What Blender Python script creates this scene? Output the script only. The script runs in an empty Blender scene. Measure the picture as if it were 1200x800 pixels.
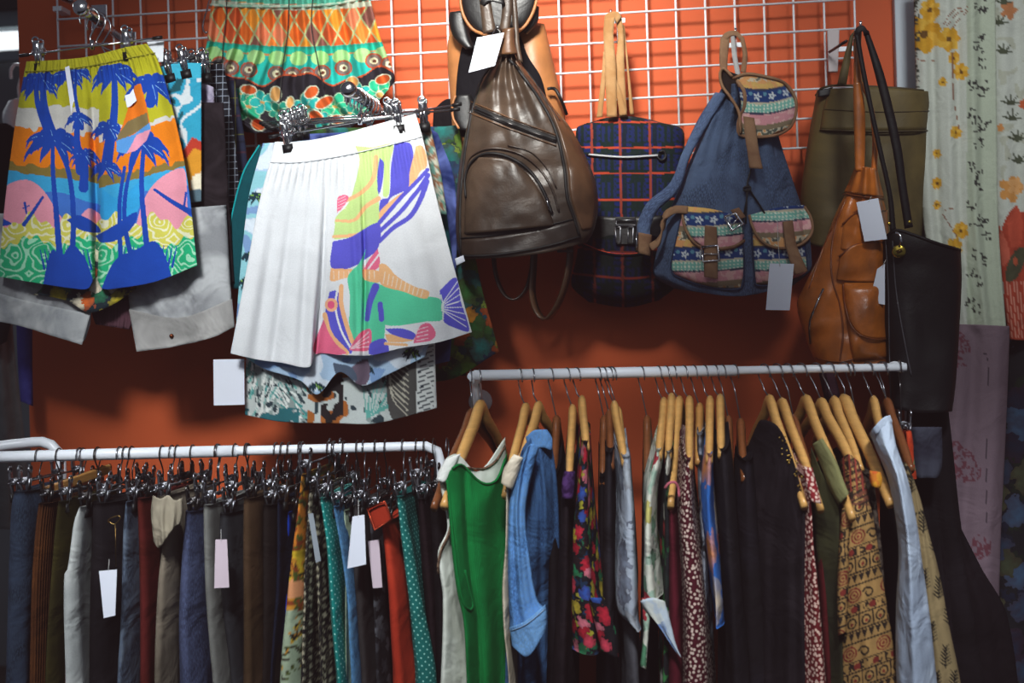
import bpy, math, random
import numpy as np
from mathutils import Vector, Matrix
from mathutils.kdtree import KDTree
random.seed(4)
COL = bpy.context.scene.collection
# ---------------------------------------------------------------- camera
F = 1450.0; DIST = 3.15; YAW = math.radians(6.6); ROLL = math.radians(1.7)
fwd = np.array([-math.sin(YAW), math.cos(YAW), 0.0])
rgt0 = np.array([math.cos(YAW), math.sin(YAW), 0.0]); up0 = np.array([0, 0, 1.0])
rgt = rgt0 * math.cos(ROLL) - up0 * math.sin(ROLL)
upv = up0 * math.cos(ROLL) + rgt0 * math.sin(ROLL)
CAM = np.array([0, 0, 1.5]) - fwd * DIST
cd = bpy.data.cameras.new('camera'); cam = bpy.data.objects.new('camera', cd); COL.objects.link(cam)
cd.lens = F / 1200 * 36; cd.sensor_width = 36; cd.clip_start = 0.05
cd.dof.use_dof = True; cd.dof.focus_distance = 2.8; cd.dof.aperture_fstop = 2.4
cam.matrix_world = Matrix(((rgt[0], upv[0], -fwd[0], CAM[0]), (rgt[1], upv[1], -fwd[1], CAM[1]), (rgt[2], upv[2], -fwd[2], CAM[2]), (0, 0, 0, 1)))
bpy.context.scene.camera = cam

def P(px, py, Y):
    """world point on the sight line of a photo pixel at world depth y=Y"""
    px, py, Y = np.broadcast_arrays(np.asarray(px, float), np.asarray(py, float), np.asarray(Y, float))
    d = fwd * F + rgt * (px - 600)[..., None] - upv * (py - 400)[..., None]
    t = (Y - CAM[1]) / d[..., 1]
    return CAM + d * t[..., None]

def proj(w):
    w = np.asarray(w, float) - CAM
    return 600 + F * (w @ rgt) / (w @ fwd), 400 - F * (w @ upv) / (w @ fwd)

def s2l(c):
    if isinstance(c, str):
        c = c.lstrip('#'); c = [int(c[i:i + 2], 16) for i in (0, 2, 4)]
    c = np.array(c[:3], float) / 255
    return np.where(c <= .04045, c / 12.92, ((c + .055) / 1.055) ** 2.4)

def rgba(c):
    l = s2l(c); return (float(l[0]), float(l[1]), float(l[2]), 1.0)

# ---------------------------------------------------------------- objects
def thing(name, label, cat, loc, group=None):
    o = bpy.data.objects.new(name, None); COL.objects.link(o)
    o.empty_display_size = .03
    o.location = [float(v) for v in loc]; o['label'] = label; o['category'] = cat
    if group: o['group'] = group
    return o
def tag(o, label, cat, group=None):
    o['label'] = label; o['category'] = cat
    if group: o['group'] = group
    return o
def rootof(o):
    while o.parent: o = o.parent
    return o

class MB:
    def __init__(s): s.v = []; s.f = []; s.n = 0; s.uv = []; s.c = []
    def add(s, v, f, uv=None, c=None):
        v = np.asarray(v, float).reshape(-1, 3)
        s.v.append(v); s.f += [tuple(int(i) + s.n for i in q) for q in f]; s.n += len(v)
        s.uv.append(np.asarray(uv, float) if uv is not None else np.c_[v[:, 0] + v[:, 1] * .7, v[:, 2]])
        s.c.append(np.asarray(c, float) if c is not None else np.ones((len(v), 3)) * .8)
        return s
    def sweep(s, pts, rx, ry=None, n=8, ref=None, closed=False, sm=0, cap=True):
        pts = np.asarray(pts, float)
        if sm: pts = crs(pts, sm)
        m = len(pts)
        rx = np.interp(np.linspace(0, 1, m), np.linspace(0, 1, np.size(rx)), np.atleast_1d(rx)) if np.size(rx) > 1 else np.full(m, float(rx))
        ry = rx if ry is None else (np.interp(np.linspace(0, 1, m), np.linspace(0, 1, np.size(ry)), np.atleast_1d(ry)) if np.size(ry) > 1 else np.full(m, float(ry)))
        T = np.gradient(pts, axis=0)
        if closed: T[0] = T[-1] = pts[1] - pts[-2]
        T /= np.maximum(np.linalg.norm(T, axis=1), 1e-9)[:, None]
        if ref is None:
            r = np.array([0, 0, 1.0]) if abs(T[0][2]) < .9 else np.array([1.0, 0, 0])
            A = np.zeros_like(pts); a = np.cross(T[0], r); a /= np.linalg.norm(a)
            for i in range(m):
                a = a - T[i] * (a @ T[i]); a /= max(np.linalg.norm(a), 1e-9); A[i] = a
        else:
            A = np.tile(np.asarray(ref, float), (m, 1)); A -= T * np.sum(A * T, 1)[:, None]
            A /= np.maximum(np.linalg.norm(A, axis=1), 1e-9)[:, None]
        B = np.cross(T, A)
        th = np.linspace(0, 2 * math.pi, n, endpoint=False)
        if n == 4: th = th + math.pi / 4
        V = pts[:, None, :] + A[:, None, :] * (np.cos(th)[None, :, None] * rx[:, None, None]) + B[:, None, :] * (np.sin(th)[None, :, None] * ry[:, None, None])
        L = np.r_[0, np.cumsum(np.linalg.norm(np.diff(pts, axis=0), axis=1))]
        uv = np.stack(np.broadcast_arrays(L[:, None], th[None, :] * rx.mean()), -1).reshape(-1, 2)
        f = []
        for i in range(m - 1 if not closed else m):
            i2 = (i + 1) % m
            for j in range(n):
                j2 = (j + 1) % n
                f.append((i * n + j, i * n + j2, i2 * n + j2, i2 * n + j))
        if cap and not closed:
            f.append(tuple(range(n - 1, -1, -1))); f.append(tuple((m - 1) * n + j for j in range(n)))
        return s.add(V.reshape(-1, 3), f, uv)
    def box(s, c, h, ax=None):
        ax = np.eye(3) if ax is None else np.asarray(ax, float)
        c = np.asarray(c, float)
        v = [c + ax[0] * h[0] * a + ax[1] * h[1] * b + ax[2] * h[2] * d for a in (-1, 1) for b in (-1, 1) for d in (-1, 1)]
        f = [(0, 1, 3, 2), (4, 6, 7, 5), (0, 4, 5, 1), (2, 3, 7, 6), (0, 2, 6, 4), (1, 5, 7, 3)]
        return s.add(v, f)
    def prism(s, poly, Y, t, ds=None):
        """flat outline in photo pixels standing at depth Y, thickness t toward the back"""
        poly = np.asarray(poly, float); n = len(poly)
        Yv = np.full(n, float(Y)) if np.isscalar(Y) else np.asarray(Y, float)
        a = P(poly[:, 0], poly[:, 1], Yv); b = a + np.array([0, t, 0])
        f = [tuple(range(n - 1, -1, -1)), tuple(range(n, 2 * n))] + [(i, (i + 1) % n, n + (i + 1) % n, n + i) for i in range(n)]
        return s.add(np.r_[a, b], f)
    def ball(s, c, r, n=12):
        c = np.asarray(c, float); r = np.atleast_1d(r) * np.ones(3)
        v = []; f = []
        for i in range(n + 1):
            ph = math.pi * i / n
            for j in range(2 * n):
                th = math.pi * j / n
                v.append(c + r * np.array([math.sin(ph) * math.cos(th), math.sin(ph) * math.sin(th), math.cos(ph)]))
        for i in range(n):
            for j in range(2 * n):
                k = (j + 1) % (2 * n)
                f.append((i * 2 * n + j, (i + 1) * 2 * n + j, (i + 1) * 2 * n + k, i * 2 * n + k))
        return s.add(v, f)
    def build(s, name, mat, parent=None, smooth=True, bevel=0, origin=None):
        V = np.concatenate(s.v); uv = np.concatenate(s.uv); c = np.concatenate(s.c)
        if parent is not None: org = np.array(rootof(parent).location)
        elif origin is not None: org = np.asarray(origin, float)
        else: org = np.array([V[:, 0].mean(), V[:, 1].mean(), V[:, 2].min()])
        me = bpy.data.meshes.new(name)
        me.from_pydata((V - org).tolist(), [], s.f); me.update()
        ul = me.uv_layers.new(name='UVMap')
        li = np.empty(len(me.loops), dtype=np.int32); me.loops.foreach_get('vertex_index', li)
        ul.data.foreach_set('uv', uv[li].ravel().astype(np.float32))
        ca = me.color_attributes.new('Col', 'FLOAT_COLOR', 'POINT')
        ca.data.foreach_set('color', np.c_[c, np.ones(len(c))].ravel().astype(np.float32))
        if smooth: me.polygons.foreach_set('use_smooth', np.ones(len(me.polygons), dtype=bool))
        me.materials.append(mat)
        o = bpy.data.objects.new(name, me); COL.objects.link(o)
        if parent is not None: o.parent = parent
        else: o.location = [float(x) for x in org]
        if bevel:
            b = o.modifiers.new('bevel', 'BEVEL'); b.width = bevel; b.segments = 2; b.limit_method = 'ANGLE'; b.angle_limit = math.radians(40)
        return o

def crs(pts, m, par=None):
    """catmull-rom resample of points (n,k...) to m samples, evenly by length"""
    pts = np.asarray(pts, float); n = len(pts)
    if n == 1: return np.repeat(pts, m, 0)
    if par is None:
        d = np.sqrt(((np.diff(pts, axis=0)) ** 2).reshape(n - 1, -1).sum(1)); d = np.maximum(d, 1e-6)
        par = np.r_[0, np.cumsum(d)]; par = par / par[-1]
    t = np.linspace(0, 1, m)
    i = np.clip(np.searchsorted(par, t, side='right') - 1, 0, n - 2)
    h = par[i + 1] - par[i]; u = (t - par[i]) / h
    sh = (slice(None),) + (None,) * (pts.ndim - 1)
    if n == 2: return pts[i] * (1 - u)[sh] + pts[i + 1] * u[sh]
    M = np.zeros_like(pts)
    dp = (par[2:] - par[:-2])
    M[1:-1] = (pts[2:] - pts[:-2]) / dp[sh]
    M[0] = (pts[1] - pts[0]) / (par[1] - par[0]); M[-1] = (pts[-1] - pts[-2]) / (par[-1] - par[-2])
    u2 = u * u; u3 = u2 * u
    return (pts[i] * (2 * u3 - 3 * u2 + 1)[sh] + M[i] * ((u3 - 2 * u2 + u) * h)[sh] + pts[i + 1] * (-2 * u3 + 3 * u2)[sh] + M[i + 1] * ((u3 - u2) * h)[sh])

class Surf:
    def __init__(s, px, py, Y):
        st = max(1, int(math.sqrt(px.size / 5000)))
        px = px[::st, ::st].ravel(); py = py[::st, ::st].ravel(); Y = Y[::st, ::st].ravel()
        s.Yv = Y; s.k = KDTree(len(px))
        for i in range(len(px)): s.k.insert((px[i], py[i], 0), i)
        s.k.balance()
    def Y(s, px, py):
        px, py = np.broadcast_arrays(np.asarray(px, float), np.asarray(py, float)); out = np.empty(px.shape)
        for ix in np.ndindex(px.shape):
            r = s.k.find_n((px[ix], py[ix], 0), 5)
            w = [1 / (q[2] + .4) ** 2 for q in r]; out[ix] = sum(a * s.Yv[q[1]] for a, q in zip(w, r)) / sum(w)
        return out
    def pts(s, pp, lift=.002, m=0):
        pp = np.asarray(pp, float)
        if m: pp = crs(pp, m)
        return P(pp[:, 0], pp[:, 1], s.Y(pp[:, 0], pp[:, 1]) - lift)

def loft(name, rows, Y, mat, parent=None, tf=.006, tb=None, n=None, pu=2.6, pv=None, fold=None, col=None, res=3.0, on=None, lift=.002, lin=False, mb=None, surf=True, label=None, cat=None, group=None, back=None):
    """skin between rows of photo pixels (x, y[, forward offset m]); closed front and back"""
    W = max(np.abs(np.diff(np.array([q[:2] for q in r], float), axis=0)).sum() for r in rows)
    H = max(abs(rows[-1][0][1] - rows[0][0][1]), abs(rows[-1][-1][1] - rows[0][-1][1]), abs(rows[-1][0][0] - rows[0][0][0]))
    if n is None: n = (int(max(5, W / res)), int(max(5, H / res)))
    nu, nv = n
    R = []
    for r in rows:
        a = np.array([(q[0], q[1], q[2] if len(q) > 2 else 0) for q in r], float)
        if lin:
            d = np.r_[0, np.cumsum(np.hypot(*np.diff(a[:, :2], axis=0).T))]; d /= d[-1]
            a = np.stack([np.interp(np.linspace(0, 1, nu), d, a[:, k]) for k in range(3)], 1)
        else: a = crs(a, nu)
        R.append(a)
    R = np.stack(R)
    dd = np.sqrt(((np.diff(R[..., :2], axis=0)) ** 2).sum(-1)).mean(1); par = np.r_[0, np.cumsum(np.maximum(dd, .01))]; par /= par[-1]
    if lin:
        t = np.linspace(0, 1, nv); G = np.empty((nv, nu, 3))
        for k in range(3):
            for j in range(nu): G[:, j, k] = np.interp(t, par, R[:, j, k])
    else: G = crs(R, nv, par)
    px, py, d = G[..., 0], G[..., 1], G[..., 2]
    u = np.linspace(0, 1, nu)[None, :].repeat(nv, 0); v = np.linspace(0, 1, nv)[:, None].repeat(nu, 1)
    prof = np.maximum(0, 1 - np.abs(2 * u - 1) ** pu) ** .5
    if pv: prof = prof * np.maximum(0, 1 - np.abs(2 * v - 1) ** pv) ** .5
    base = (on.Y(px, py) - lift) if on is not None else np.full(px.shape, float(Y))
    fd = fold(px, py, u, v) if fold is not None else 0
    if tb is None: tb = tf
    Yf = base - d - fd - tf * prof; Yb = base - d - fd + tb * prof + (.0008 if on is None else .001)
    if back is not None: Yb = np.maximum(Yb, Yf + back * prof)
    A = P(px, py, Yf); B = P(px, py, Yb)
    uu = np.concatenate([np.zeros((nv, 1)), np.cumsum(np.linalg.norm(np.diff(A, axis=1), axis=2), 1)], 1); uu -= uu.mean(1)[:, None]
    uvc = np.stack([uu, A[..., 2]], -1).reshape(-1, 2)
    c = col(px.ravel(), py.ravel()) if col is not None else np.full((nu * nv, 3), .5)
    N = nu * nv; f = []
    idx = np.arange(N).reshape(nv, nu)
    q = np.stack([idx[:-1, :-1], idx[1:, :-1], idx[1:, 1:], idx[:-1, 1:]], -1).reshape(-1, 4)
    f = np.r_[q, q[:, ::-1] + N].tolist()
    ring = list(idx[0, :]) + list(idx[1:, -1]) + list(idx[-1, -2::-1]) + list(idx[-2:0:-1, 0])
    for i in range(len(ring)):
        a, b = ring[i], ring[(i + 1) % len(ring)]; f.append((a, b, b + N, a + N))
    m = mb or MB()
    m.add(np.r_[A.reshape(-1, 3), B.reshape(-1, 3)], f, np.r_[uvc, uvc], np.r_[c, c])
    sf = Surf(px, py, Yf) if surf else None
    if mb is not None: return None, sf
    o = m.build(name, mat, parent)
    if label: tag(o, label, cat, group)
    return o, sf

def slab(name, rows, Yn, D, mat, parent=None, a=None, pw=3.0, rise=0, wav=.004, pleat=.12, n=44, nv=60, col=None, seed=0, label=None, cat=None, group=None, narrow=1.0, k=3):
    """garment hung edge-on: rows (y, xl, xr) give its near edge; it runs back by D along a"""
    a = np.array([0, 1.0, 0]) if a is None else np.asarray(a, float)
    b = np.array([a[1], -a[0], 0])
    rr = np.array(rows, float); rr = crs(rr, nv)
    L = P(rr[:, 1], rr[:, 0], Yn); Rr = P(rr[:, 2], rr[:, 0], Yn)
    w = np.linalg.norm(Rr - L, axis=1); ctr = (L + Rr) / 2 + a * D / 2
    th = np.linspace(0, 2 * math.pi, n, endpoint=False)
    cs, sn = np.cos(th), np.sin(th)
    sx = np.sign(cs) * np.abs(cs) ** (2 / pw); sy = np.sign(sn) * np.abs(sn) ** (2 / 2.2)
    v = np.linspace(0, 1, nv)[:, None]
    rnd = np.random.RandomState(seed + 7); ph = rnd.rand(6) * 6.28
    ww = w[:, None] / 2 * (1 + pleat * np.sin(3 * th[None] + ph[0] + 2.5 * v) + pleat * .6 * np.sin(7 * th[None] + ph[1] - 3 * v)) * (1 + (narrow - 1) * (1 - np.abs(sx[None])) * (1 - v))
    V = ctr[:, None, :] - a * (sx[None, :, None] * D / 2) + b * (sy[None, :] * ww)[..., None]
    off = wav * (np.sin(k * 2.2 * sx[None] + ph[2] + 2 * v) + .6 * np.sin(k * 4 * sx[None] + ph[3] - 3 * v + 5 * v * v)) * (.25 + .75 * v)
    V = V + b * off[..., None]
    V = V - a * (.003 * np.sin(9 * v + ph[4]) * (sx > .5)[None, :])[..., None]
    if rise: V[..., 2] += rise * (1 - np.abs(sx[None])) * (1 - v) ** 1.5
    seg = np.linalg.norm(np.diff(np.concatenate([V, V[:, :1]], 1), axis=1), axis=2)
    arc = np.concatenate([np.zeros((nv, 1)), np.cumsum(seg, 1)[:, :-1]], 1)
    half = seg.sum(1)[:, None]; arc = np.where(arc > half / 2, arc - half, arc)
    uv = np.stack([arc, V[..., 2]], -1).reshape(-1, 2)
    ppx, ppy = proj(V.reshape(-1, 3))
    c = col(ppx, ppy) if col is not None else np.full((nv * n, 3), .5)
    idx = np.arange(nv * n).reshape(nv, n); nx = np.roll(idx, -1, 1)
    f = np.stack([idx[:-1], idx[1:], nx[1:], nx[:-1]], -1).reshape(-1, 4)[:, ::-1].tolist()
    f.append(tuple(idx[0])); f.append(tuple(idx[-1][::-1]))
    m = MB(); m.add(V.reshape(-1, 3), f, uv, c)
    o = m.build(name, mat, parent)
    if label: tag(o, label, cat, group)
    return o

# ---------------------------------------------------------------- print painting (per-vertex dye)
class Cv:
    def __init__(s, x, y, base): s.x = x; s.y = y; s.c = np.tile(s2l(base), (len(x), 1))
    def inside(s, poly):
        p = np.asarray(poly, float); m = (s.x >= p[:, 0].min()) & (s.x <= p[:, 0].max()) & (s.y >= p[:, 1].min()) & (s.y <= p[:, 1].max())
        ii = np.where(m)[0]; x = s.x[ii]; y = s.y[ii]; r = np.zeros(len(ii), bool); j = len(p) - 1
        for i in range(len(p)):
            xi, yi = p[i]; xj, yj = p[j]
            if yi != yj:
                r ^= ((yi > y) != (yj > y)) & (x < (xj - xi) * (y - yi) / (yj - yi) + xi)
            j = i
        return ii[r]
    def fill(s, poly, c, sm=True):
        p = np.asarray(poly, float)
        if sm and len(p) > 3: p = crs(np.r_[p, p[:1]], len(p) * 5)
        s.c[s.inside(p)] = s2l(c); return s
    def mask(s, m, c): s.c[m] = s2l(c); return s
    def ell(s, cx, cy, rx, ry, c, rot=0):
        dx = s.x - cx; dy = s.y - cy; ca, sa = math.cos(rot), math.sin(rot)
        s.c[((dx * ca + dy * sa) / rx) ** 2 + ((-dx * sa + dy * ca) / ry) ** 2 < 1] = s2l(c); return s
    def line(s, pts, w, c, taper=None, sm=True):
        p = np.asarray(pts, float)
        if sm and len(p) > 2: p = crs(p, len(p) * 5)
        wm = max(w, taper or 0)
        m = (s.x > p[:, 0].min() - wm) & (s.x < p[:, 0].max() + wm) & (s.y > p[:, 1].min() - wm) & (s.y < p[:, 1].max() + wm)
        ii = np.where(m)[0]; hit = np.zeros(len(ii), bool); x = s.x[ii]; y = s.y[ii]
        for i in range(len(p) - 1):
            a = p[i]; b = p[i + 1]; d = b - a; l2 = max(d @ d, 1e-6)
            t = np.clip(((x - a[0]) * d[0] + (y - a[1]) * d[1]) / l2, 0, 1)
            g = (i + t) / (len(p) - 1); ww = w / 2 if taper is None else (w + (taper - w) * g) / 2
            hit |= np.hypot(x - a[0] - t * d[0], y - a[1] - t * d[1]) < ww
        s.c[ii[hit]] = s2l(c); return s

def vn(x, y, sc, seed=0):
    """cheap smooth value noise 0..1"""
    r = np.random.RandomState(seed); g = r.rand(64, 64)
    x = np.asarray(x); y = np.asarray(y); a0 = (x * .83 + y * .56) * sc; b0 = (y * .83 - x * .56) * sc
    a = a0 + .38 * np.sin(b0 * 2.1 + seed) + 900; b = b0 + .38 * np.sin(a0 * 1.9 + seed) + 900; i = np.floor(a).astype(int); j = np.floor(b).astype(int)
    fx = a - i; fy = b - j; fx = fx * fx * (3 - 2 * fx); fy = fy * fy * (3 - 2 * fy)
    G = lambda p, q: g[p % 64, q % 64]
    return (G(i, j) * (1 - fx) + G(i + 1, j) * fx) * (1 - fy) + (G(i, j + 1) * (1 - fx) + G(i + 1, j + 1) * fx) * fy

def wavefold(k, amp, ph=0, lo=.2, wob=.6, slope=0):
    def f(px, py, u, v):
        return amp * (lo + (1 - lo) * v) * (np.sin(6.283 * k * (u + slope * (v - .5)) + ph + wob * np.sin(3 * v + ph)) * .7 + .3 * np.sin(6.283 * k * 1.73 * u + 2 * ph + v))
    return f

# ---------------------------------------------------------------- materials
class NM:
    def __init__(s, name, rough=.85, spec=.3):
        s.m = bpy.data.materials.new(name); s.m.use_nodes = True; s.t = s.m.node_tree; s.b = s.t.nodes['Principled BSDF']
        s.b.inputs['Roughness'].default_value = rough; s.b.inputs['Specular IOR Level'].default_value = spec
    def nd(s, ty, **kw):
        n = s.t.nodes.new(ty)
        for k, v in kw.items():
            if k in n.inputs or isinstance(k, int):
                pass
            setattr(n, k, v)
        return n
    def lk(s, a, b): s.t.links.new(a, b)
    def uv(s, sc=1, rot=0, sy=None, loc=(0, 0, 0)):
        c = s.nd('ShaderNodeTexCoord'); mp = s.nd('ShaderNodeMapping'); s.lk(c.outputs['UV'], mp.inputs[0])
        mp.inputs['Scale'].default_value = (sc, sy or sc, 1); mp.inputs['Rotation'].default_value = (0, 0, rot); mp.inputs['Location'].default_value = loc
        return mp.outputs[0]
    def obj(s, sc=1):
        c = s.nd('ShaderNodeTexCoord'); mp = s.nd('ShaderNodeMapping'); s.lk(c.outputs['Object'], mp.inputs[0]); mp.inputs['Scale'].default_value = (sc,) * 3 if np.isscalar(sc) else sc
        return mp.outputs[0]
    def noise(s, vec, sc, det=3, rough=.5, dist=0):
        n = s.nd('ShaderNodeTexNoise'); s.lk(vec, n.inputs['Vector']); n.inputs['Scale'].default_value = sc; n.inputs['Detail'].default_value = det
        n.inputs['Roughness'].default_value = rough; n.inputs['Distortion'].default_value = dist; return n.outputs['Fac']
    def math(s, op, a, b=None):
        n = s.nd('ShaderNodeMath'); n.operation = op
        for i, q in enumerate((a, b)):
            if q is None: continue
            if hasattr(q, 'links') or hasattr(q, 'is_linked'): s.lk(q, n.inputs[i])
            else: n.inputs[i].default_value = q
        return n.outputs[0]
    def mix(s, fac, a, b, mode='MIX'):
        n = s.nd('ShaderNodeMix'); n.data_type = 'RGBA'; n.blend_type = mode
        for q, k in ((fac, 0), (a, 6), (b, 7)):
            if hasattr(q, 'is_linked'): s.lk(q, n.inputs[k])
            elif k == 0: n.inputs[0].default_value = q
            else: n.inputs[k].default_value = rgba(q)
        return n.outputs[2]
    def ramp(s, fac, stops, const=False):
        n = s.nd('ShaderNodeValToRGB'); s.lk(fac, n.inputs[0]); r = n.color_ramp
        if const: r.interpolation = 'CONSTANT'
        while len(r.elements) < len(stops): r.elements.new(.5)
        for e, (p, c) in zip(r.elements, stops): e.position = p; e.color = rgba(c)
        return n.outputs[0]
    def bump(s, h, strength=.3, dist=.01, prev=None):
        n = s.nd('ShaderNodeBump'); s.lk(h, n.inputs['Height']); n.inputs['Strength'].default_value = strength; n.inputs['Distance'].default_value = dist
        if prev is not None: s.lk(prev, n.inputs['Normal'])
        return n.outputs[0]
    def fin(s, col, nrm=None):
        if hasattr(col, 'is_linked'): s.lk(col, s.b.inputs['Base Color'])
        else: s.b.inputs['Base Color'].default_value = rgba(col)
        if nrm is not None: s.lk(nrm, s.b.inputs['Normal'])
        return s.m
    def weave(s, wr=.5, rib=0):
        vec = s.uv(1)
        b = s.bump(s.noise(vec, 9, 3, .55, .8), wr, .02)
        b = s.bump(s.noise(s.uv(1, sy=.35), 28, 2, .5, .4), wr * .5, .008, b)
        if rib:
            w = s.nd('ShaderNodeTexWave'); s.lk(s.uv(1), w.inputs['Vector']); w.inputs['Scale'].default_value = rib; b = s.bump(w.outputs['Fac'], .5, .004, b)
        return s.bump(s.noise(vec, 900, 1), .25, .002, b)

_mc = {}
def cloth(c1, c2=None, sc=6, wr=.5, rough=.9, rib=0, fine=0, det=3):
    key = ('cloth', str(c1), str(c2), sc, wr, rough, rib, fine)
    if key in _mc: return _mc[key]
    m = NM('woven_cloth', rough, .08)
    c = m.mix(m.math('MULTIPLY', m.noise(m.uv(1), 250, 2), .35), c1, [max(0, q * .6) for q in tc(c1)])
    if c2 is not None:
        f = m.noise(m.uv(1), sc, det, .6, .6); f = m.ramp(f, [(.42, (0, 0, 0)), (.6, (255, 255, 255))]); c = m.mix(f, c, c2)
    if fine: c = m.mix(m.ramp(m.noise(m.uv(1, sy=.3), fine * 4, 2), [(.45, (0, 0, 0)), (.6, (255, 255, 255))]), c, [min(255, q * 1.22 + 8) for q in tc(c1)])
    _mc[key] = m.fin(c, m.weave(wr, rib)); return _mc[key]
def tc(c):
    if isinstance(c, str):
        c = c.lstrip('#'); return [int(c[i:i + 2], 16) for i in (0, 2, 4)]
    return list(c)
def dyed(wr=.5, rough=.88):
    m = NM('printed_cloth', rough, .2); a = m.nd('ShaderNodeAttribute'); a.attribute_name = 'Col'
    c = m.mix(m.math('MULTIPLY', m.noise(m.uv(1), 300, 2), .22), a.outputs['Color'], '#101010')
    return m.fin(c, m.weave(wr))
def dots(base, dot, per=.012, r=.2, rot=.785, rnd=0):
    m = NM('dotted_cloth', .88, .2); v = m.nd('ShaderNodeTexVoronoi'); m.lk(m.uv(1 / per, rot), v.inputs['Vector']); v.inputs['Scale'].default_value = 1; v.inputs['Randomness'].default_value = rnd; v.voronoi_dimensions = '2D'
    c = m.mix(m.math('LESS_THAN', v.outputs['Distance'], r), base, dot); return m.fin(c, m.weave(.5))
def floral(base, cols, sc=22, thr=.42, leaf=None, dist=.15, wr=.5, inner=None):
    m = NM('floral_cloth', .85, .2)
    uvv = m.uv(sc); nz = m.nd('ShaderNodeTexNoise'); m.lk(uvv, nz.inputs['Vector']); nz.inputs['Scale'].default_value = 3
    add = m.nd('ShaderNodeVectorMath'); add.operation = 'MULTIPLY_ADD'; m.lk(nz.outputs['Color'], add.inputs[0]); add.inputs[1].default_value = (dist * 6,) * 3; m.lk(uvv, add.inputs[2])
    def lay(scale, thr, cols, base):
        v = m.nd('ShaderNodeTexVoronoi'); m.lk(add.outputs[0], v.inputs['Vector']); v.inputs['Scale'].default_value = scale; v.voronoi_dimensions = '2D'
        sp = m.nd('ShaderNodeSeparateColor'); m.lk(v.outputs['Color'], sp.inputs[0])
        rc = m.ramp(sp.outputs[0], [(i / len(cols), c) for i, c in enumerate(cols)], True)
        r2 = m.mix(m.math('LESS_THAN', v.outputs['Distance'], thr * .35), rc, inner) if inner else m.mix(m.math('MULTIPLY', v.outputs['Distance'], 1.2), rc, base if not hasattr(base, 'is_linked') else '#301010')
        return m.mix(m.math('LESS_THAN', v.outputs['Distance'], thr), base, r2)
    c = base
    if leaf: c = lay(1.7, thr * .9, leaf, c)
    c = lay(1, thr, cols, c)
    return m.fin(c, m.weave(wr))
def plaid(base, base2, line, per=.075, w=.05, line2=None):
    m = NM('plaid_cloth', .9, .2); sp = m.nd('ShaderNodeSeparateXYZ'); m.lk(m.uv(1 / per), sp.inputs[0])
    def band(o, lo, hi, off=0): 
        f = m.math('FRACT', m.math('ADD', o, off)); return m.math('MULTIPLY', m.math('GREATER_THAN', f, lo), m.math('LESS_THAN', f, hi))
    c = base
    for o in (sp.outputs[0], sp.outputs[1]):
        c = m.mix(m.math('MULTIPLY', band(o, .1, .55), .6), c, base2)
        c = m.mix(m.math('MULTIPLY', band(o, .28, .34), .6), c, '#0a0d14')
    if line2:
        for o in (sp.outputs[0], sp.outputs[1]): c = m.mix(m.math('MULTIPLY', band(o, .5, .5 + w * .6), .7), c, line2)
    for o in (sp.outputs[0], sp.outputs[1]): c = m.mix(m.math('MULTIPLY', band(o, 0, w), .85), c, line)
    return m.fin(c, m.weave(.35))
def leather(c, rough=.38, dark=.55, wr=.5, spec=.5):
    m = NM('creased_leather', rough, spec); o = m.obj(1)
    f = m.noise(o, 5, 4, .6, .5); c1 = [min(255, q * 1.18) for q in tc(c)]; c2 = [q * dark for q in tc(c)]
    cc = m.mix(m.ramp(f, [(.3, (0, 0, 0)), (.72, (255, 255, 255))]), c2, c1)
    v = m.nd('ShaderNodeTexVoronoi'); m.lk(o, v.inputs['Vector']); v.inputs['Scale'].default_value = 260
    b = m.bump(m.noise(o, 9, 3, .5, .8), wr * .45, .015); b = m.bump(m.noise(o, 45, 3, .55, 1), wr * .25, .004, b); b = m.bump(v.outputs['Distance'], .08, .002, b)
    return m.fin(cc, b)
def metal(c=(200, 200, 205), rough=.22):
    m = NM('polished_metal', rough, .5); m.b.inputs['Metallic'].default_value = 1
    c = m.mix(m.noise(m.obj(30), 4, 2), c, [q * .8 for q in tc(c)]); return m.fin(c)
def paint(name, c, rough=.5, var=.9, sc=3, bmp=.1):
    m = NM(name, rough, .4); o = m.obj(1); c = m.mix(m.noise(o, sc, 4), c, [q * var for q in tc(c)])
    return m.fin(c, m.bump(m.noise(o, 60, 3), bmp, .003))
def wood(c, rough=.28):
    m = NM('varnished_wood', rough, .5); o = m.obj((3, 3, 30)); c = m.mix(m.noise(o, 4, 4, .6, .8), c, [q * .68 for q in tc(c)]); return m.fin(c)

M_CHROME = metal((215, 215, 218), .16); M_STEEL = metal((150, 150, 155), .3); M_DARKST = metal((95, 92, 92), .28)
M_WHITE = paint('white_enamel', (232, 236, 242), .3, .97); M_RUB = paint('black_rubber', (14, 14, 16), .5)
M_PAPER = paint('paper_card', (228, 232, 244), .8, .97); M_STRING = paint('cotton_string', (190, 188, 185), .9)
M_DYE = dyed(); M_DYE2 = dyed(.3)
M_WOODL = wood((222, 168, 96)); M_WOODD = wood((128, 74, 40)); M_WOODM = wood((196, 140, 76))
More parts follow.
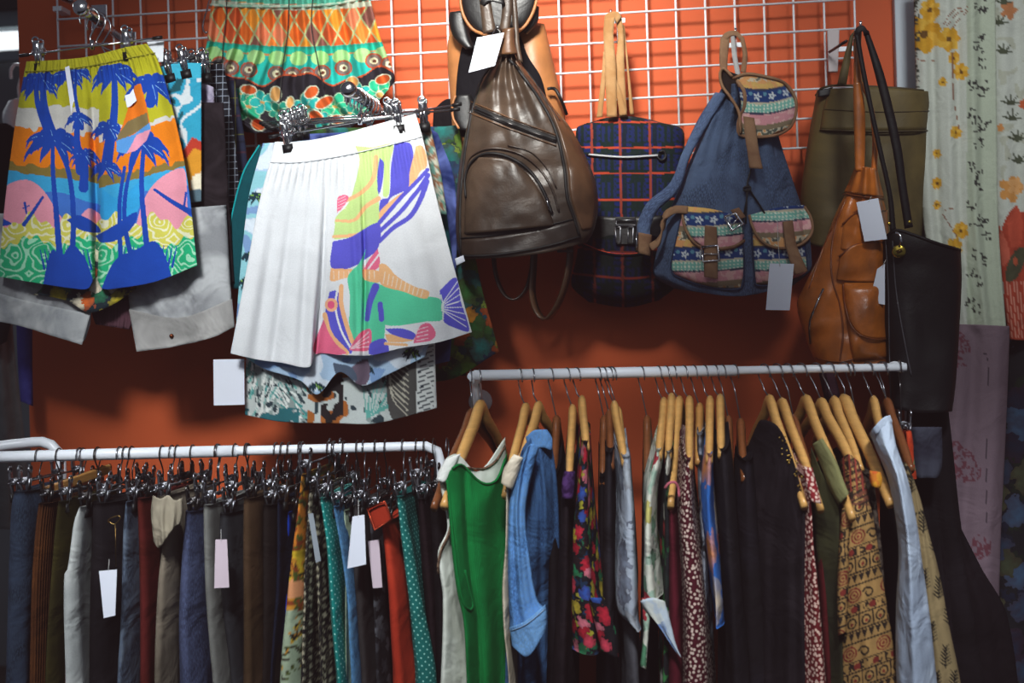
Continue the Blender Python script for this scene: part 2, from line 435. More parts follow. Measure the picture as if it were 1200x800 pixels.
# ================================================================ setting
def struct(o): o['kind'] = 'structure'; return o
M_WALL = paint('orange_wall_paint', (204, 87, 38), .7, .93, 2)
M_GREYW = paint('grey_wall_paint', (96, 104, 110), .8); M_FLOOR = paint('dark_floor', (52, 42, 38), .7, .8)
M_TRIM = paint('pale_trim_paint', (196, 206, 214), .6, .95)
xl = P(22, 60, 0)[0]; xr = P(1053, 100, 0)[0]
struct(MB().box([(xl + 2.6) / 2, .06, 1.5], [(2.6 - xl) / 2, .06, 1.5]).build('wall_back', M_WALL, smooth=False))
struct(MB().box([0, .6, -.02], [3.4, 4, .02]).build('floor', M_FLOOR, smooth=False))
struct(MB().box([-1.8, 2.6, 1.5], [1.8, .05, 1.5]).build('wall_far', M_GREYW, smooth=False))
tx0 = P(1051, 100, -.03)[0]; tx1 = P(1079, 100, -.03)[0]
struct(MB().box([(tx0 + tx1) / 2, -.016, 1.5], [(tx1 - tx0) / 2, .015, 1.5]).build('trim_1', M_TRIM, smooth=False, bevel=.003))
M_GLOW = NM('bright_window_glass', .4); M_GLOW.b.inputs['Emission Color'].default_value = (.9, .97, 1, 1); M_GLOW.b.inputs['Emission Strength'].default_value = 1.6; M_GLOW = M_GLOW.fin('#dde8ee')
wa = P(-60, 62, 2.53); wb = P(40, 36, 2.53)
wn = struct(MB().box([(wa[0] + wb[0]) / 2, 2.53, (wa[2] + wb[2]) / 2], [(wb[0] - wa[0]) / 2, .01, (wb[2] - wa[2]) / 2]).build('window_1', M_GLOW, smooth=False))
m = MB()
for z, h in ((wb[2] + .06, .05), (wa[2] - .04, .025)): m.box([(wa[0] + wb[0]) / 2, 2.5, z], [(wb[0] - wa[0]) / 2 + .03, .02, h])
struct(m.build('trim_2', paint('window_frame_paint', (120, 140, 146), .5), smooth=False))
struct(MB().box([-1.9, 2.48, P(5, 6, 2.48)[2] + .06], [.9, .05, .09]).build('trim_3', paint('dark_lintel', (40, 42, 44), .7), smooth=False))

# ---------------------------------------------------------------- wire grid
GY = -.05
ks = [0, 5, 18, 22, 26, 28]; pxs = [68.5, 231, 656, 793, 931, 1002.5]
gx = [P(np.interp(k, ks, pxs), 50, GY)[0] for k in range(29)]
zb = P(793, 180.5, GY)[2]; dz = (P(793, 12, GY)[2] - zb) / 5
gz = [zb + dz * k for k in range(9)]
g = thing('wire_grid_panel', 'white wire grid display panel fixed to the orange wall', 'grid panel', (gx[14], GY, zb))
m = MB()
for x in gx: m.sweep([(x, GY, gz[0]), (x, GY, gz[-1])], .0027, n=8)
m.build('vertical_wires', M_WHITE, g)
m = MB()
for z in gz: m.sweep([(gx[0], GY - .005, z), (gx[-1], GY - .005, z)], .0027, n=8)
m.build('horizontal_wires', M_WHITE, g)
for i in (0, 9, 19, 28):
    for z in (gz[0] + .04, gz[6] + .03): MB().box([gx[i], GY / 2 - .002, z], [.012, -GY / 2, .006]).build('wall_bracket', M_WHITE, g, smooth=False)

# ---------------------------------------------------------------- rails
def railpt(R, x):
    a, b = R['a'], R['b']; t = (x - a[0]) / (b[0] - a[0]); return a + (b - a) * t
RL = dict(a=P(-60, 536.8, -.48), b=P(500, 522.6, -.48), r=.0125, Y=-.48)
RR = dict(a=P(556, 439.8, -.45), b=P(1062, 430, -.45), r=.011, Y=-.45)
t = thing('clothes_rack', 'white tubular clothes rack holding the trousers and skirts, lower left', 'clothes rack', (RL['a'][0], -.48, 0))
a, b = RL['a'], RL['b']; mid = a + (b - a) * ((285 + 60) / 560)
MB().sweep([a, mid], .0130, n=16).build('sleeve_tube', M_WHITE, t)
e = b + np.array([.012, .0, -.004])
pt = [mid - np.array([.01, 0, 0]), b - np.array([.03, 0, 0]), b, b + np.array([.022, .01, -.012]), b + np.array([.028, .014, -.04]), b + np.array([.028, .014, -.1]), b + np.array([.028, .014, -.3]), np.array([b[0] + .028, -.466, .03])]
MB().sweep(crs(pt, 60), .0105, n=14).build('rail', M_WHITE, t)
q0 = P(-40, 528, -.38); q1 = P(30, 519, -.33); q2 = P(56, 519, -.33); q3 = P(70, 534, -.33); q4 = P(72, 580, -.33)
MB().sweep(crs([q0, q1, q2, q3, q4, q4 - np.array([0, 0, .4]), np.array([q4[0], -.33, .03])], 60), .0125, n=14).build('side_frame', M_WHITE, t)
MB().sweep([(a[0] + .02, -.48, a[2]), (a[0] + .02, -.48, .03)], .0125, n=12).build('post', M_WHITE, t)
for x, y in ((a[0] + .02, -.48), (b[0] + .028, -.466)):
    MB().box([x, y, .015], [.02, .25, .015]).build('foot', M_WHITE, t, smooth=False, bevel=.004)

t = thing('clothes_rail', 'white wall mounted clothes rail carrying the tops and dresses, lower right', 'clothes rail', RR['a'])
a, b = RR['a'], RR['b']; mid = a + (b - a) * ((868 - 556) / 506)
MB().sweep([a, mid], .0118, n=16).build('sleeve_tube', M_WHITE, t)
MB().sweep([mid - np.array([.01, 0, 0]), b], .0088, n=14).build('rail', M_WHITE, t)
MB().sweep(crs([a + np.array([-.006, 0, 0]), a + np.array([0, .02, -.012]), P(560, 472, -.38), P(561, 478, -.3), P(563, 470, -.01)], 24), .011, n=12).build('bracket', M_WHITE, t)
MB().sweep([b - np.array([.01, 0, 0]), b + np.array([.0, .43, 0])], .011, n=12).build('bracket', M_WHITE, t)
MB().sweep([P(563, 470, -.012), P(563, 470, -.002)], .03, n=20).build('wall_plate', M_WHITE, t)

# ---------------------------------------------------------------- hangers
def hook_pts(base, rc, rr, a, rh=.019):
    """question-mark hook from base up and over the rail centre rc"""
    c = np.array(rc, float); c[2] = rc[2] + rr + .0016 - rh
    a = np.asarray(a, float); z = np.array([0, 0, 1.0]); b = np.asarray(base, float)
    q = [b, b + (c - z * (rh * 1.9) - b) * .5, c - z * rh * 1.9]
    q += [c - z * rh * 1.25 + a * rh * .35, c - z * rh * .55 + a * rh * .85, c + a * rh, c + a * rh * .7 + z * rh * .71, c + z * rh, c - a * rh * .7 + z * rh * .71, c - a * rh, c - a * rh * .9 - z * rh * .45]
    return crs(np.array(q), 34)
HOOKS = 0
def wood_hanger(label, tip, neck, Yn=-.67, R=RR, mat=None, farn=1.0, thick=.0085, grp='wooden hangers on the lower right rail', hx=-.010):
    mat = mat or M_WOODL
    T = P(tip[0], tip[1], Yn); N = P(neck[0], neck[1], R['Y']) - np.array([0, 0, .012])
    h = N - T; h[2] = 0; L = np.linalg.norm(h); a = h / L; drop = N[2] - T[2]
    T2 = N + a * L * farn; T2[2] = N[2] - drop * .75
    rc = railpt(R, N[0] + hx); rc = np.array([N[0] + hx, R['Y'], rc[2]])
    o = thing('wooden_hanger', label, 'clothes hanger', (rc[0], rc[1], rc[2] + .015), grp)
    z = np.array([0, 0, 1.0]); b = np.array([a[1], -a[0], 0])
    pp = [T - a * .004 - z * .006, T + (N - T) * .12, T + (N - T) * .42 + z * drop * .05, T + (N - T) * .80 + z * drop * .03, N + z * .008, N + (T2 - N) * .20 + z * drop * .03, N + (T2 - N) * .58 + z * drop * .05, N + (T2 - N) * .88, T2]
    MB().sweep(crs(np.array(pp), 40), [thick * .8, thick, thick, thick * 1.05, thick * 1.1, thick, thick, thick, thick * .8], [.0105, .0145, .0145, .016, .018, .016, .0145, .0135, .010], n=12, ref=b).build('hanger_body', mat, o)
    MB().sweep(hook_pts(N + z * .015, rc, R['r'], np.array([a[0] * .9 - a[1] * .42, a[1] * .9 + a[0] * .42, 0]), .0195), .0016, n=6).build('hook', M_STEEL, o)
    return o, a

def make_clip():
    m = MB(); X = [1, 0, 0]
    for s in (-1, 1):
        m.sweep(crs([(0, s * .009, .021), (0, s * .0085, .008), (0, s * .006, -.004), (0, s * .0035, -.022)], 10), [.008, .0095, .0095, .0085], .0016, n=4, ref=X)
        m.sweep([(0.006 * math.cos(q), s * .0095, .021 + .006 * math.sin(q)) for q in np.linspace(0, math.pi * 2, 15)], .0018, n=6)
        m.sweep([(-.003, s * .010, .006), (-.003, s * .0055, -.02)], .0014, n=5); m.sweep([(.003, s * .010, .006), (.003, s * .0055, -.02)], .0014, n=5)
    m.sweep([(-.010, 0, 0), (.010, 0, 0)], .0048, n=10)
    m.sweep([(-.012 + .0005 * k, .006 * math.cos(k * 1.1), .002 + .006 * math.sin(k * 1.1)) for k in range(48)], .0009, n=4)
    c = m.build('clip', M_CHROME, origin=(0, 0, 0))
    m = MB()
    for s in (-1, 1): m.sweep([(0, s * .0042, -.019), (0, s * .0035, -.034)], [.0135, .0135], .003, n=4, ref=X)
    p = m.build('clip_pad', M_RUB, origin=(0, 0, 0)); p.parent = c
    return c, p
CL, PD = make_clip(); COL.objects.unlink(CL); COL.objects.unlink(PD)
def put_clip(par, pos, xdir, s=1.0, mat=None):
    x = np.asarray(xdir, float); x = x / np.linalg.norm(x); z = np.array([0, 0, 1.0]); z = z - x * (x @ z); z /= np.linalg.norm(z); y = np.cross(z, x)
    p = np.asarray(pos, float) - np.array(rootof(par).location)
    c = CL.copy(); COL.objects.link(c); c.parent = par
    c.matrix_local = Matrix(((x[0] * s, y[0] * s, z[0] * s, p[0]), (x[1] * s, y[1] * s, z[1] * s, p[1]), (x[2] * s, y[2] * s, z[2] * s, p[2]), (0, 0, 0, 1)))
    if mat:
        c.data = c.data.copy(); c.data.materials.clear(); c.data.materials.append(mat)
    d = PD.copy(); COL.objects.link(d); d.parent = c
    return c
def rack_clip_hanger(label, x, z, Yn, D, R=RL, a=None, jitter=0, tilt=0, grp='clip hangers on the lower left rack'):
    """wire hanger seen end-on: a bar running back with a clip near each end"""
    a = np.array([0, 1.0, 0]) if a is None else a
    c = np.array([x, Yn, z]) + a * D / 2
    cx = x + (R['Y'] - Yn) * a[0] / a[1]; rz = railpt(R, cx)[2]; rc = np.array([cx, R['Y'], rz])
    o = thing('clip_hanger', label, 'clothes hanger', (rc[0], rc[1], rc[2] + .015), grp)
    tl = np.array([0, 0, tilt]); n0 = np.array([x, Yn, z]) - a * .015 - tl; n1 = np.array([x, Yn, z]) + a * (D + .015) + tl
    MB().sweep([n0, n1], .0022, n=6).build('bar', M_STEEL, o)
    hb = np.array([cx, R['Y'], z])
    m = MB().sweep(hook_pts(hb, rc, R['r'] + .002, a * (1 if jitter >= 0 else -1), .0185), .0016, n=6)
    m.sweep([hb - a * .006, hb + a * .006], .005, n=8).build('hook', M_DARKST if jitter % 2 else M_STEEL, o)
    for p in (n0 + a * .03, n1 - a * .03): put_clip(o, p, a, 1.25, M_STEEL if jitter else M_DARKST)
    return o
def face_hanger(label, p0, p1, c0, c1, Y, hookto, rr, grp=None, mat=None, wood=False):
    """clip hanger facing the room: bar from pixel p0 to p1 at depth Y"""
    A = P(p0[0], p0[1], Y); B = P(p1[0], p1[1], Y); m_ = (A + B) / 2
    o = thing('clip_hanger', label, 'clothes hanger', hookto + np.array([0, 0, .015]), grp)
    x = (B - A) / np.linalg.norm(B - A)
    MB().sweep([A, B], .0024, n=8).build('bar', M_CHROME, o)
    for E, s in ((A, 1), (B, -1)): MB().sweep([E - x * s * .006, E + x * s * .016], .0042, n=8).build('end_cap', M_RUB, o)
    t_ = (hookto - A) @ x; hb = A + x * np.clip(t_, .05, 9)
    m = MB().sweep(hook_pts(hb, hookto, rr, x, .024), .0021, n=8); m.sweep([hb + np.array([0, 0, .014]), hb - np.array([0, 0, .008])], .0055, n=8)
    m.build('hook', M_CHROME, o)
    for c in (c0, c1):
        q = P(c[0], c[1], Y); q = A + x * ((q - A) @ x); put_clip(o, q, x, 1.3)
    return o
def card(label, poly, Y, parent_pts=None, name='price_tag', mat=None, grp=None, tiltY=0, wr=None):
    """paper price card hung on a string"""
    p = np.asarray(poly, float); m = MB()
    ys = np.full(len(p), float(Y)); ys[p[:, 1] > p[:, 1].mean()] -= tiltY
    m.prism(p, ys, .0012)
    if parent_pts is None:
        return tag(m.build(name, mat or M_PAPER, smooth=False), label, 'price tag', grp)
    o = thing(name, label, 'price tag', P(p[:, 0].mean(), p[:, 1].mean(), Y), grp)
    m.build('card', mat or M_PAPER, o, smooth=False)
    q = np.array([P(a[0], a[1], a[2]) for a in parent_pts]); MB().sweep(q, .0007, n=5, sm=12 if len(q) > 2 else 0).build('string', M_STRING, o)
    return o
def oncurve(name, s, pts, r, mat, parent, m=0, lift=.002, n=6, ry=None):
    m = m or int(max(8, np.abs(np.diff(np.array(pts, float), axis=0)).sum() / 5))
    return MB().sweep(s.pts(pts, lift, m), r, ry, n=n).build(name, mat, parent)
def face_arm(label, near, far, Yn, r=.012, cap=.019, grp=None, capmat=None):
    A = P(near[0], near[1], Yn); B = P(far[0], far[1], GY)
    o = thing('hanging_rod', label, 'hanging rod', (B[0], B[1], B[2]), grp)
    B[1] = GY - .01
    MB().sweep([A, B], r, n=14).build('tube', M_CHROME, o)
    MB().sweep(crs([A - (B - A) * .012, A, A + (B - A) * .03], 6), [cap * .7, cap, cap], n=20).build('end_disc', capmat or M_CHROME, o)
    MB().box([B[0], B[1] + .004, B[2]], [.022, .004, .03]).build('bracket', M_CHROME, o, smooth=False, bevel=.002)
    return o, A, B
def armpt(A, B, Y): 
    t = (Y - A[1]) / (B[1] - A[1]); return A + (B - A) * t
# ================================================================ shorts on the display arms (upper left)
def crop(ox, oy, s): return lambda pts: [(ox + x / s, oy + y / s) for x, y in pts]
def spots(cv, cols, sc, seed=1, thr=.5, box=None):
    """soft blotches of several dyes"""
    for i, c in enumerate(cols):
        m = vn(cv.x + i * 97, cv.y + i * 53, sc * (1 + .3 * i), seed + i) > thr
        if box: m &= (cv.x > box[0]) & (cv.x < box[2]) & (cv.y > box[1]) & (cv.y < box[3])
        cv.c[m] = s2l(c)
    return cv
BLUE = '#1246ad'
def frond_palm(cv, cx, cy, r, trunk=None, c=BLUE, tw=5, n=9, rot=0, lit='#7fb2e8'):
    if trunk: cv.line([(cx, cy)] + trunk, tw * .7, c, tw * 1.3)
    rd = random.Random(int(cx * 7 + cy)); cv.ell(cx, cy, r * .16, r * .16, c)
    angs = [-172, -150, -122, -95, -66, -38, -12, 14, 168, 50, 128]
    for k, ad in enumerate(angs[:n + 2]):
        a = rot + math.radians(ad + rd.uniform(-7, 7)); L = r * rd.uniform(.85, 1.15) * (1.0 if k < 9 else .8)
        t = np.linspace(0, 1, 9); qx = cx + math.cos(a) * L * t * (1.12 - .12 * t); qy = cy + math.sin(a) * L * .78 * t * (1.25 - .25 * t) + L * .48 * t * t
        for q in range(8):
            w0 = r * .30 * math.sin(math.pi * (.12 + .86 * t[q])) ; w1 = r * .30 * math.sin(math.pi * (.12 + .86 * t[q + 1]))
            cv.line([(qx[q], qy[q]), (qx[q + 1], qy[q + 1])], w0, c, w1, sm=False)
            if q % 2 == 1 and r > 14: cv.line([(qx[q], qy[q]), (qx[q] + math.cos(a) * L * .12, qy[q] + L * .27)], r * .11, c, .7, sm=False)
        if lit and k % 2 == 1: cv.line(np.c_[qx, qy][:7], .8, lit, .5)
def palm_print(px, py):
    x = px; cv = Cv(px, py, '#bdb825'); left = px < 116
    # bands follow each leg
    def yb(a, b, rise, amp=2, k=.05): return np.where(left, a + rise * (px - 20) / 90 * .15, b - rise * (px - 120) / 90) + amp * np.sin(px * k)
    n = (vn(px, py, .12, 3) - .5) * 9
    cv.mask(py + n > yb(126, 148, 14), '#d8d5cd'); cv.mask(py + n > np.where(left, 148 + (px - 20) * .12, 168 - (px - 120) * .38), '#f08414')
    cv.mask(py + n > np.where(left, 190 + (px - 15) * .08, 208 - (px - 120) * .20), '#8a7538')
    cv.mask(py + n * .3 > np.where(left, 200 + (px - 10) * .14, 220 - (px - 120) * .26), '#3aa8dc')
    cv.mask(py > np.where(left, 222 + (px - 10) * .12, 236 - (px - 120) * .2) + 4 * np.sin(px * .07), '#3f74cc')
    cv.fill([(-5, 268), (4, 222), (16, 213), (34, 211), (50, 222), (66, 246), (78, 268), (60, 284), (0, 284)], '#ee9cae')
    cv.fill([(92, 256), (104, 244), (116, 250), (136, 268), (124, 285), (104, 275)], '#ee9cae')
    cv.fill([(158, 272), (166, 240), (180, 216), (200, 201), (216, 198), (222, 256), (236, 262), (200, 282)], '#ee9cae')
    # folded pocket
    cv.fill([(120, 222), (140, 232), (166, 212), (160, 250), (130, 268), (118, 255)], '#2fa3df')
    # waves
    w = py > 258 + 7 * np.sin(px * .13) + 4 * np.sin(px * .31)
    sw = np.sin(np.hypot((px % 34) - 17, (py % 40) - 20) * .9 + vn(px, py, .1, 5) * 9)
    cv.mask(w, '#d9d25c'); cv.mask(w & (sw > .55), '#eeedc8')
    g = py > 283 + 6 * np.sin(px * .1 + 1) + 3 * np.sin(px * .4)
    cv.mask(g, '#1fb57c'); cv.mask(g & (sw > .5), '#a8e8c4')
    # surfboards
    cv.line([(50, 231), (36, 252), (28, 263)], 3, BLUE, 5); cv.line([(29, 238), (31, 250)], 3, BLUE, 2); cv.line([(27, 244), (34, 241)], 1.5, BLUE)
    cv.line([(181, 222), (203, 237), (224, 249)], 3, BLUE, 7); cv.line([(218, 226), (216, 240)], 2.5, BLUE)
    cv.fill([(0, 250), (4, 256), (14, 262), (2, 264)], BLUE); cv.fill([(78, 258), (92, 252), (112, 262), (118, 272), (96, 270)], BLUE)
    cv.fill([(112, 276), (134, 264), (160, 248), (158, 262), (140, 280), (118, 284)], BLUE)
    for pts in ([(50, 336), (56, 306), (62, 292), (72, 300), (84, 286), (98, 300), (106, 318), (110, 345), (50, 345)], [(116, 345), (130, 312), (140, 300), (150, 296), (164, 290), (180, 282), (190, 292), (200, 320), (204, 345)]):
        cv.fill(pts, BLUE)
    for x0 in range(52, 110, 5): cv.line([(x0, 315), (x0 - 5, 292)], 3, BLUE, .8)
    for x0 in range(134, 200, 5): cv.line([(x0 + 3, 312), (x0 + 8, 288)], 3, BLUE, .8)
    # trunks and crowns, left leg
    frond_palm(cv, 42, 96, 24, [(44, 120), (54, 150), (60, 162)], tw=7); frond_palm(cv, 50, 93, 20, [(52, 125), (62, 160)], tw=9)
    frond_palm(cv, 78, 88, 20, None); frond_palm(cv, 90, 84, 16, [(88, 110), (96, 150)], tw=4)
    frond_palm(cv, 92, 138, 15, [(90, 160), (94, 200)], tw=8); frond_palm(cv, 62, 163, 32, [(62, 200), (66, 250), (70, 300)], tw=6)
    cv.line([(66, 168), (80, 200), (86, 250), (84, 310)], 5, BLUE, 7); frond_palm(cv, 100, 182, 18, [(98, 220)], tw=9)
    # right leg
    frond_palm(cv, 134, 85, 26, [(134, 130), (126, 190)], tw=9); frond_palm(cv, 178, 98, 28, [(176, 120)], tw=10, rot=.3)
    frond_palm(cv, 128, 150, 20, [(124, 190)], tw=8); frond_palm(cv, 166, 168, 30, [(150, 210), (146, 260), (158, 318)], tw=5)
    cv.line([(168, 175), (166, 220), (172, 290)], 5, BLUE, 7); frond_palm(cv, 124, 196, 18, None)
    cv.line([(146, 196), (140, 240), (142, 318)], 4, BLUE, 6)
    # white sparks on the crowns
    # contrast pocket panel
    cv.fill([(158, 100), (165, 98), (172, 125), (177, 151), (160, 172), (147, 180), (137, 178), (136, 166), (146, 140), (152, 120)], '#ef7d1c', False)
    cv.fill([(150, 142), (172, 132), (175, 146), (154, 158), (137, 166), (138, 158)], '#86744a', False)
    cv.fill([(175, 144), (177, 151), (160, 172), (147, 180), (137, 178), (136, 165), (156, 158)], '#5c9fe2', False)
    cv.fill([(177, 151), (172, 164), (160, 176), (148, 180), (154, 170), (160, 158)], '#ef9fb6', False)
    # waistband
    wb = py < np.interp(px, [28, 60, 100, 140, 180], [86, 84, 80, 74, 66]); cv.mask(wb, '#bcb629')
    cv.c *= (1 - .12 * vn(px, py, .06, 9))[:, None]
    return cv.c
def gather(x, y, u, v, band=.1, amp=.0025, k=38):
    return amp * np.sin(u * 6.283 * k + 3 * np.sin(u * 9)) * np.exp(-((v - band) / (band * 1.2)) ** 2)
def palm_fold(px, py, u, v):
    f = .040 * np.exp(-((u - .49) / .022) ** 2) * -np.clip((v - .08) * 1.6, 0, 1) + .010 * np.sin(u * 24 - 1) * np.exp(-((v - .3) / .3) ** 2)          # valley between legs
    f += .02 * np.sin(np.clip((u - .02) / .46, 0, 1) * math.pi) * np.clip(v * 1.5, 0, 1) * (u < .5) + .02 * np.sin(np.clip((u - .52) / .46, 0, 1) * math.pi) * np.clip(v * 1.5, 0, 1) * (u >= .5)
    f += .006 * np.sin(u * 32 + 2 * v) * (.3 + .7 * v) * np.sin(v * 3 + 1) + .004 * np.sin(u * 55 + v) * np.exp(-v * 3)
    return f + gather(px, py, u, v, .06, .0022, 30)

a1, A1, B1 = face_arm('chrome display arm holding the palm print shorts, upper left', (94, 8), (152, 52), -.44)
a0, A0, B0 = face_arm('display arm with pale end disc above the palm print shorts, top left', (63, -12), (118, 20), -.44, capmat=M_TRIM)
a2, A2, B2 = face_arm('chrome display arm holding the white fish print shorts', (407, 104), (462, 140), -.44, r=.013, cap=.0185)
Y1 = -.375
h = face_hanger('chrome clip hanger gripping the yellow and blue palm print shorts', (26, 65), (187, 44), (46, 64.5), (150, 51), Y1, armpt(A1, B1, Y1) , .012, 'clip hangers on the display arms')
o = thing('beach_shorts', 'yellow, orange and blue shorts printed with palm trees and surfers', 'shorts', P(105, 60, Y1))
body, S = loft('shorts_body', [[(31, 72), (70, 70), (105, 66), (145, 56), (172, 51)], [(27, 92), (66, 88), (108, 82), (148, 74), (184, 68)], [(17, 150), (62, 150), (112, 150), (160, 144), (203, 130)], [(6, 235), (55, 240), (114, 246), (168, 232), (220, 212)], [(-2, 324), (45, 332), (86, 338), (103, 338), (112, 325), (120, 338), (136, 338), (182, 330), (231, 311)]],
    Y1, M_DYE2, o, tf=.009, fold=palm_fold, col=palm_print, res=.85)
oncurve('drawcord_casing', S, [(30, 84), (66, 82), (106, 77), (146, 69), (182, 62)], .0016, M_DYE2, o).data.materials[0] = paint('olive_casing', (150, 146, 34), .9)
MB().prism([(76, 79), (81, 77), (88.5, 128), (84, 136)], S.Y(82, 105) - .006, .0012).build('paper_strip', M_PAPER, o, smooth=False)
MB().prism([(142, 113), (152, 110), (156, 104), (160, 118), (152, 125), (144, 127)], S.Y(150, 116) - .004, .001).build('care_tag', M_PAPER, o, smooth=False)

def tq_print(px, py):
    cv = Cv(px, py, '#2f9fc0'); n = vn(px, py, .06, 2); s = np.sin((px * .6 + py * .25) * .35 + n * 9)
    cv.mask(s > .5, '#d5dde0'); cv.mask((s < -.5) & (px < 215), '#1b5560'); cv.mask(py + n * 20 > 178, '#b83a28'); cv.mask(py + n * 20 > 192, '#d8932a'); cv.mask((py > 196) & (n > .6), '#eee4c8'); cv.mask(py > 222, '#58707c')
    cv.mask(py < 92, '#3fb2d0'); return cv.c
def behind(name, label, rows, Y, mat, cat='shorts', col=None, grp=None, k=6, amp=.006, ph=0, tf=.008, res=3, **kw):
    o, S = loft(name, rows, Y, mat, None, tf=tf, col=col, fold=wavefold(k, amp, ph), res=res, label=label, cat=cat, group=grp, **kw)
    return o, S
behind('swim_shorts', 'turquoise and white swirl print shorts behind the palm print shorts', [[(75, 92), (150, 86), (210, 74), (236, 74)], [(70, 150), (150, 150), (236, 128)], [(60, 240), (150, 245), (236, 236)]], -.325, M_DYE, col=tq_print, res=1.8, k=5, amp=.004)
for (x0, y0), (x1, y1), c0, c1, Y, what in (((150, 88), (226, 68), (199, 84), (218, 82), -.325, 'turquoise and white swirl'), ((120, 92), (258, 72), (228, 79), (240, 77), -.285, 'purple and grey marbled')):
    face_hanger('chrome clip hanger gripping the %s shorts' % what, (x0, y0), (x1, y1), c0, c1, Y, armpt(A1, B1, Y), .012, 'clip hangers on the display arms')
MB().prism([(172, 49), (192, 48), (191, 72), (181, 73)], -.35, .002).build('size_tab', M_WHITE, h, smooth=False)
behind('printed_shorts', 'purple and grey marbled shorts hanging right of the turquoise ones', [[(120, 98), (238, 98), (250, 102)], [(110, 180), (235, 180), (256, 180)], [(100, 300), (240, 300), (264, 290)]], -.28, cloth('#544a66', '#a8a0b4', 18, .8), ph=1)
behind('checked_shorts', 'black shorts with a fine white check, upper left stack', [[(140, 80), (240, 76), (262, 74)], [(130, 150), (245, 150), (273, 145)], [(120, 310), (250, 310), (288, 300)]], -.235, plaid('#16171c', '#1e2028', '#8d93a0', .016, .12), ph=2)
behind('navy_shorts', 'dark navy shorts with a red and olive waistband, upper left stack', [[(150, 92), (262, 88), (275, 92)], [(140, 180), (268, 180), (289, 180)], [(130, 330), (270, 330), (296, 310)]], -.19, plaid('#1c2034', '#20263c', '#46242c', .09, .05, '#6d6a28'), ph=3)
behind('dark_shorts', 'black crumpled shorts lowest behind the palm print shorts', [[(60, 120), (200, 120), (262, 120)], [(50, 250), (160, 250), (268, 230)], [(48, 350), (130, 352), (240, 345), (274, 330)]], -.30, cloth('#1d181b', '#2b2428', 9, .9), ph=4)
# pale denim pair showing below
o = thing('denim_shorts', 'light grey denim shorts with turned cuffs below the palm print shorts', 'shorts', P(120, 300, -.27))
MD = cloth('#8e9094', '#b6b8ba', 7, .9)
loft('leg', [[(-12, 250), (110, 250)], [(-14, 340), (108, 352)], [(-18, 371), (20, 378), (60, 390), (95, 402), (106, 380)]], -.32, MD, o, tf=.02, fold=wavefold(3, .005, 1), res=3)
loft('leg', [[(140, 250), (265, 240)], [(150, 346), (270, 330)], [(160, 411), (205, 405), (250, 394), (274, 382)]], -.31, MD, o, tf=.02, fold=wavefold(3, .005, 2), res=3)
_, SL = loft('cuff', [[(-12, 340), (30, 352), (106, 368)], [(-18, 374), (20, 381), (60, 393), (96, 404)]], -.343, cloth('#a2a6aa', '#c2c4c4', 7, .9), o, tf=.004, fold=wavefold(3, .003, 1))
_, SL = loft('cuff', [[(151, 362), (210, 372), (272, 350)], [(160, 412), (205, 406), (250, 395), (275, 383)]], -.336, cloth('#8f8e8c', '#aaa8a6', 9, .9), o, tf=.004, fold=wavefold(3, .003, 2))
MB().sweep([P(201, 393.5, -.3445), P(201, 393.5, -.341)], .0052, n=14).build('rivet', metal((150, 80, 50), .4), o)
behind('tropical_shorts', 'green and orange tropical print shorts peeking out under the palm print shorts', [[(60, 280), (150, 285)], [(50, 335), (110, 340), (158, 325)], [(40, 345), (78, 352), (104, 366), (130, 358), (160, 338)]], -.35, floral('#1b2b33', ['#2f7a55', '#e06a2a', '#c9b52e', '#1f6f86', '#e9dcc0'], 24, .6), ph=2, k=3, amp=.003)
behind('ribbed_shorts', 'dark plum ribbed shorts between the two pale denim legs', [[(100, 300), (165, 300)], [(108, 368), (158, 372)], [(112, 380), (152, 386)]], -.30, cloth('#5a3c46', None, 6, .5, rib=40), ph=1, k=3, amp=.003)

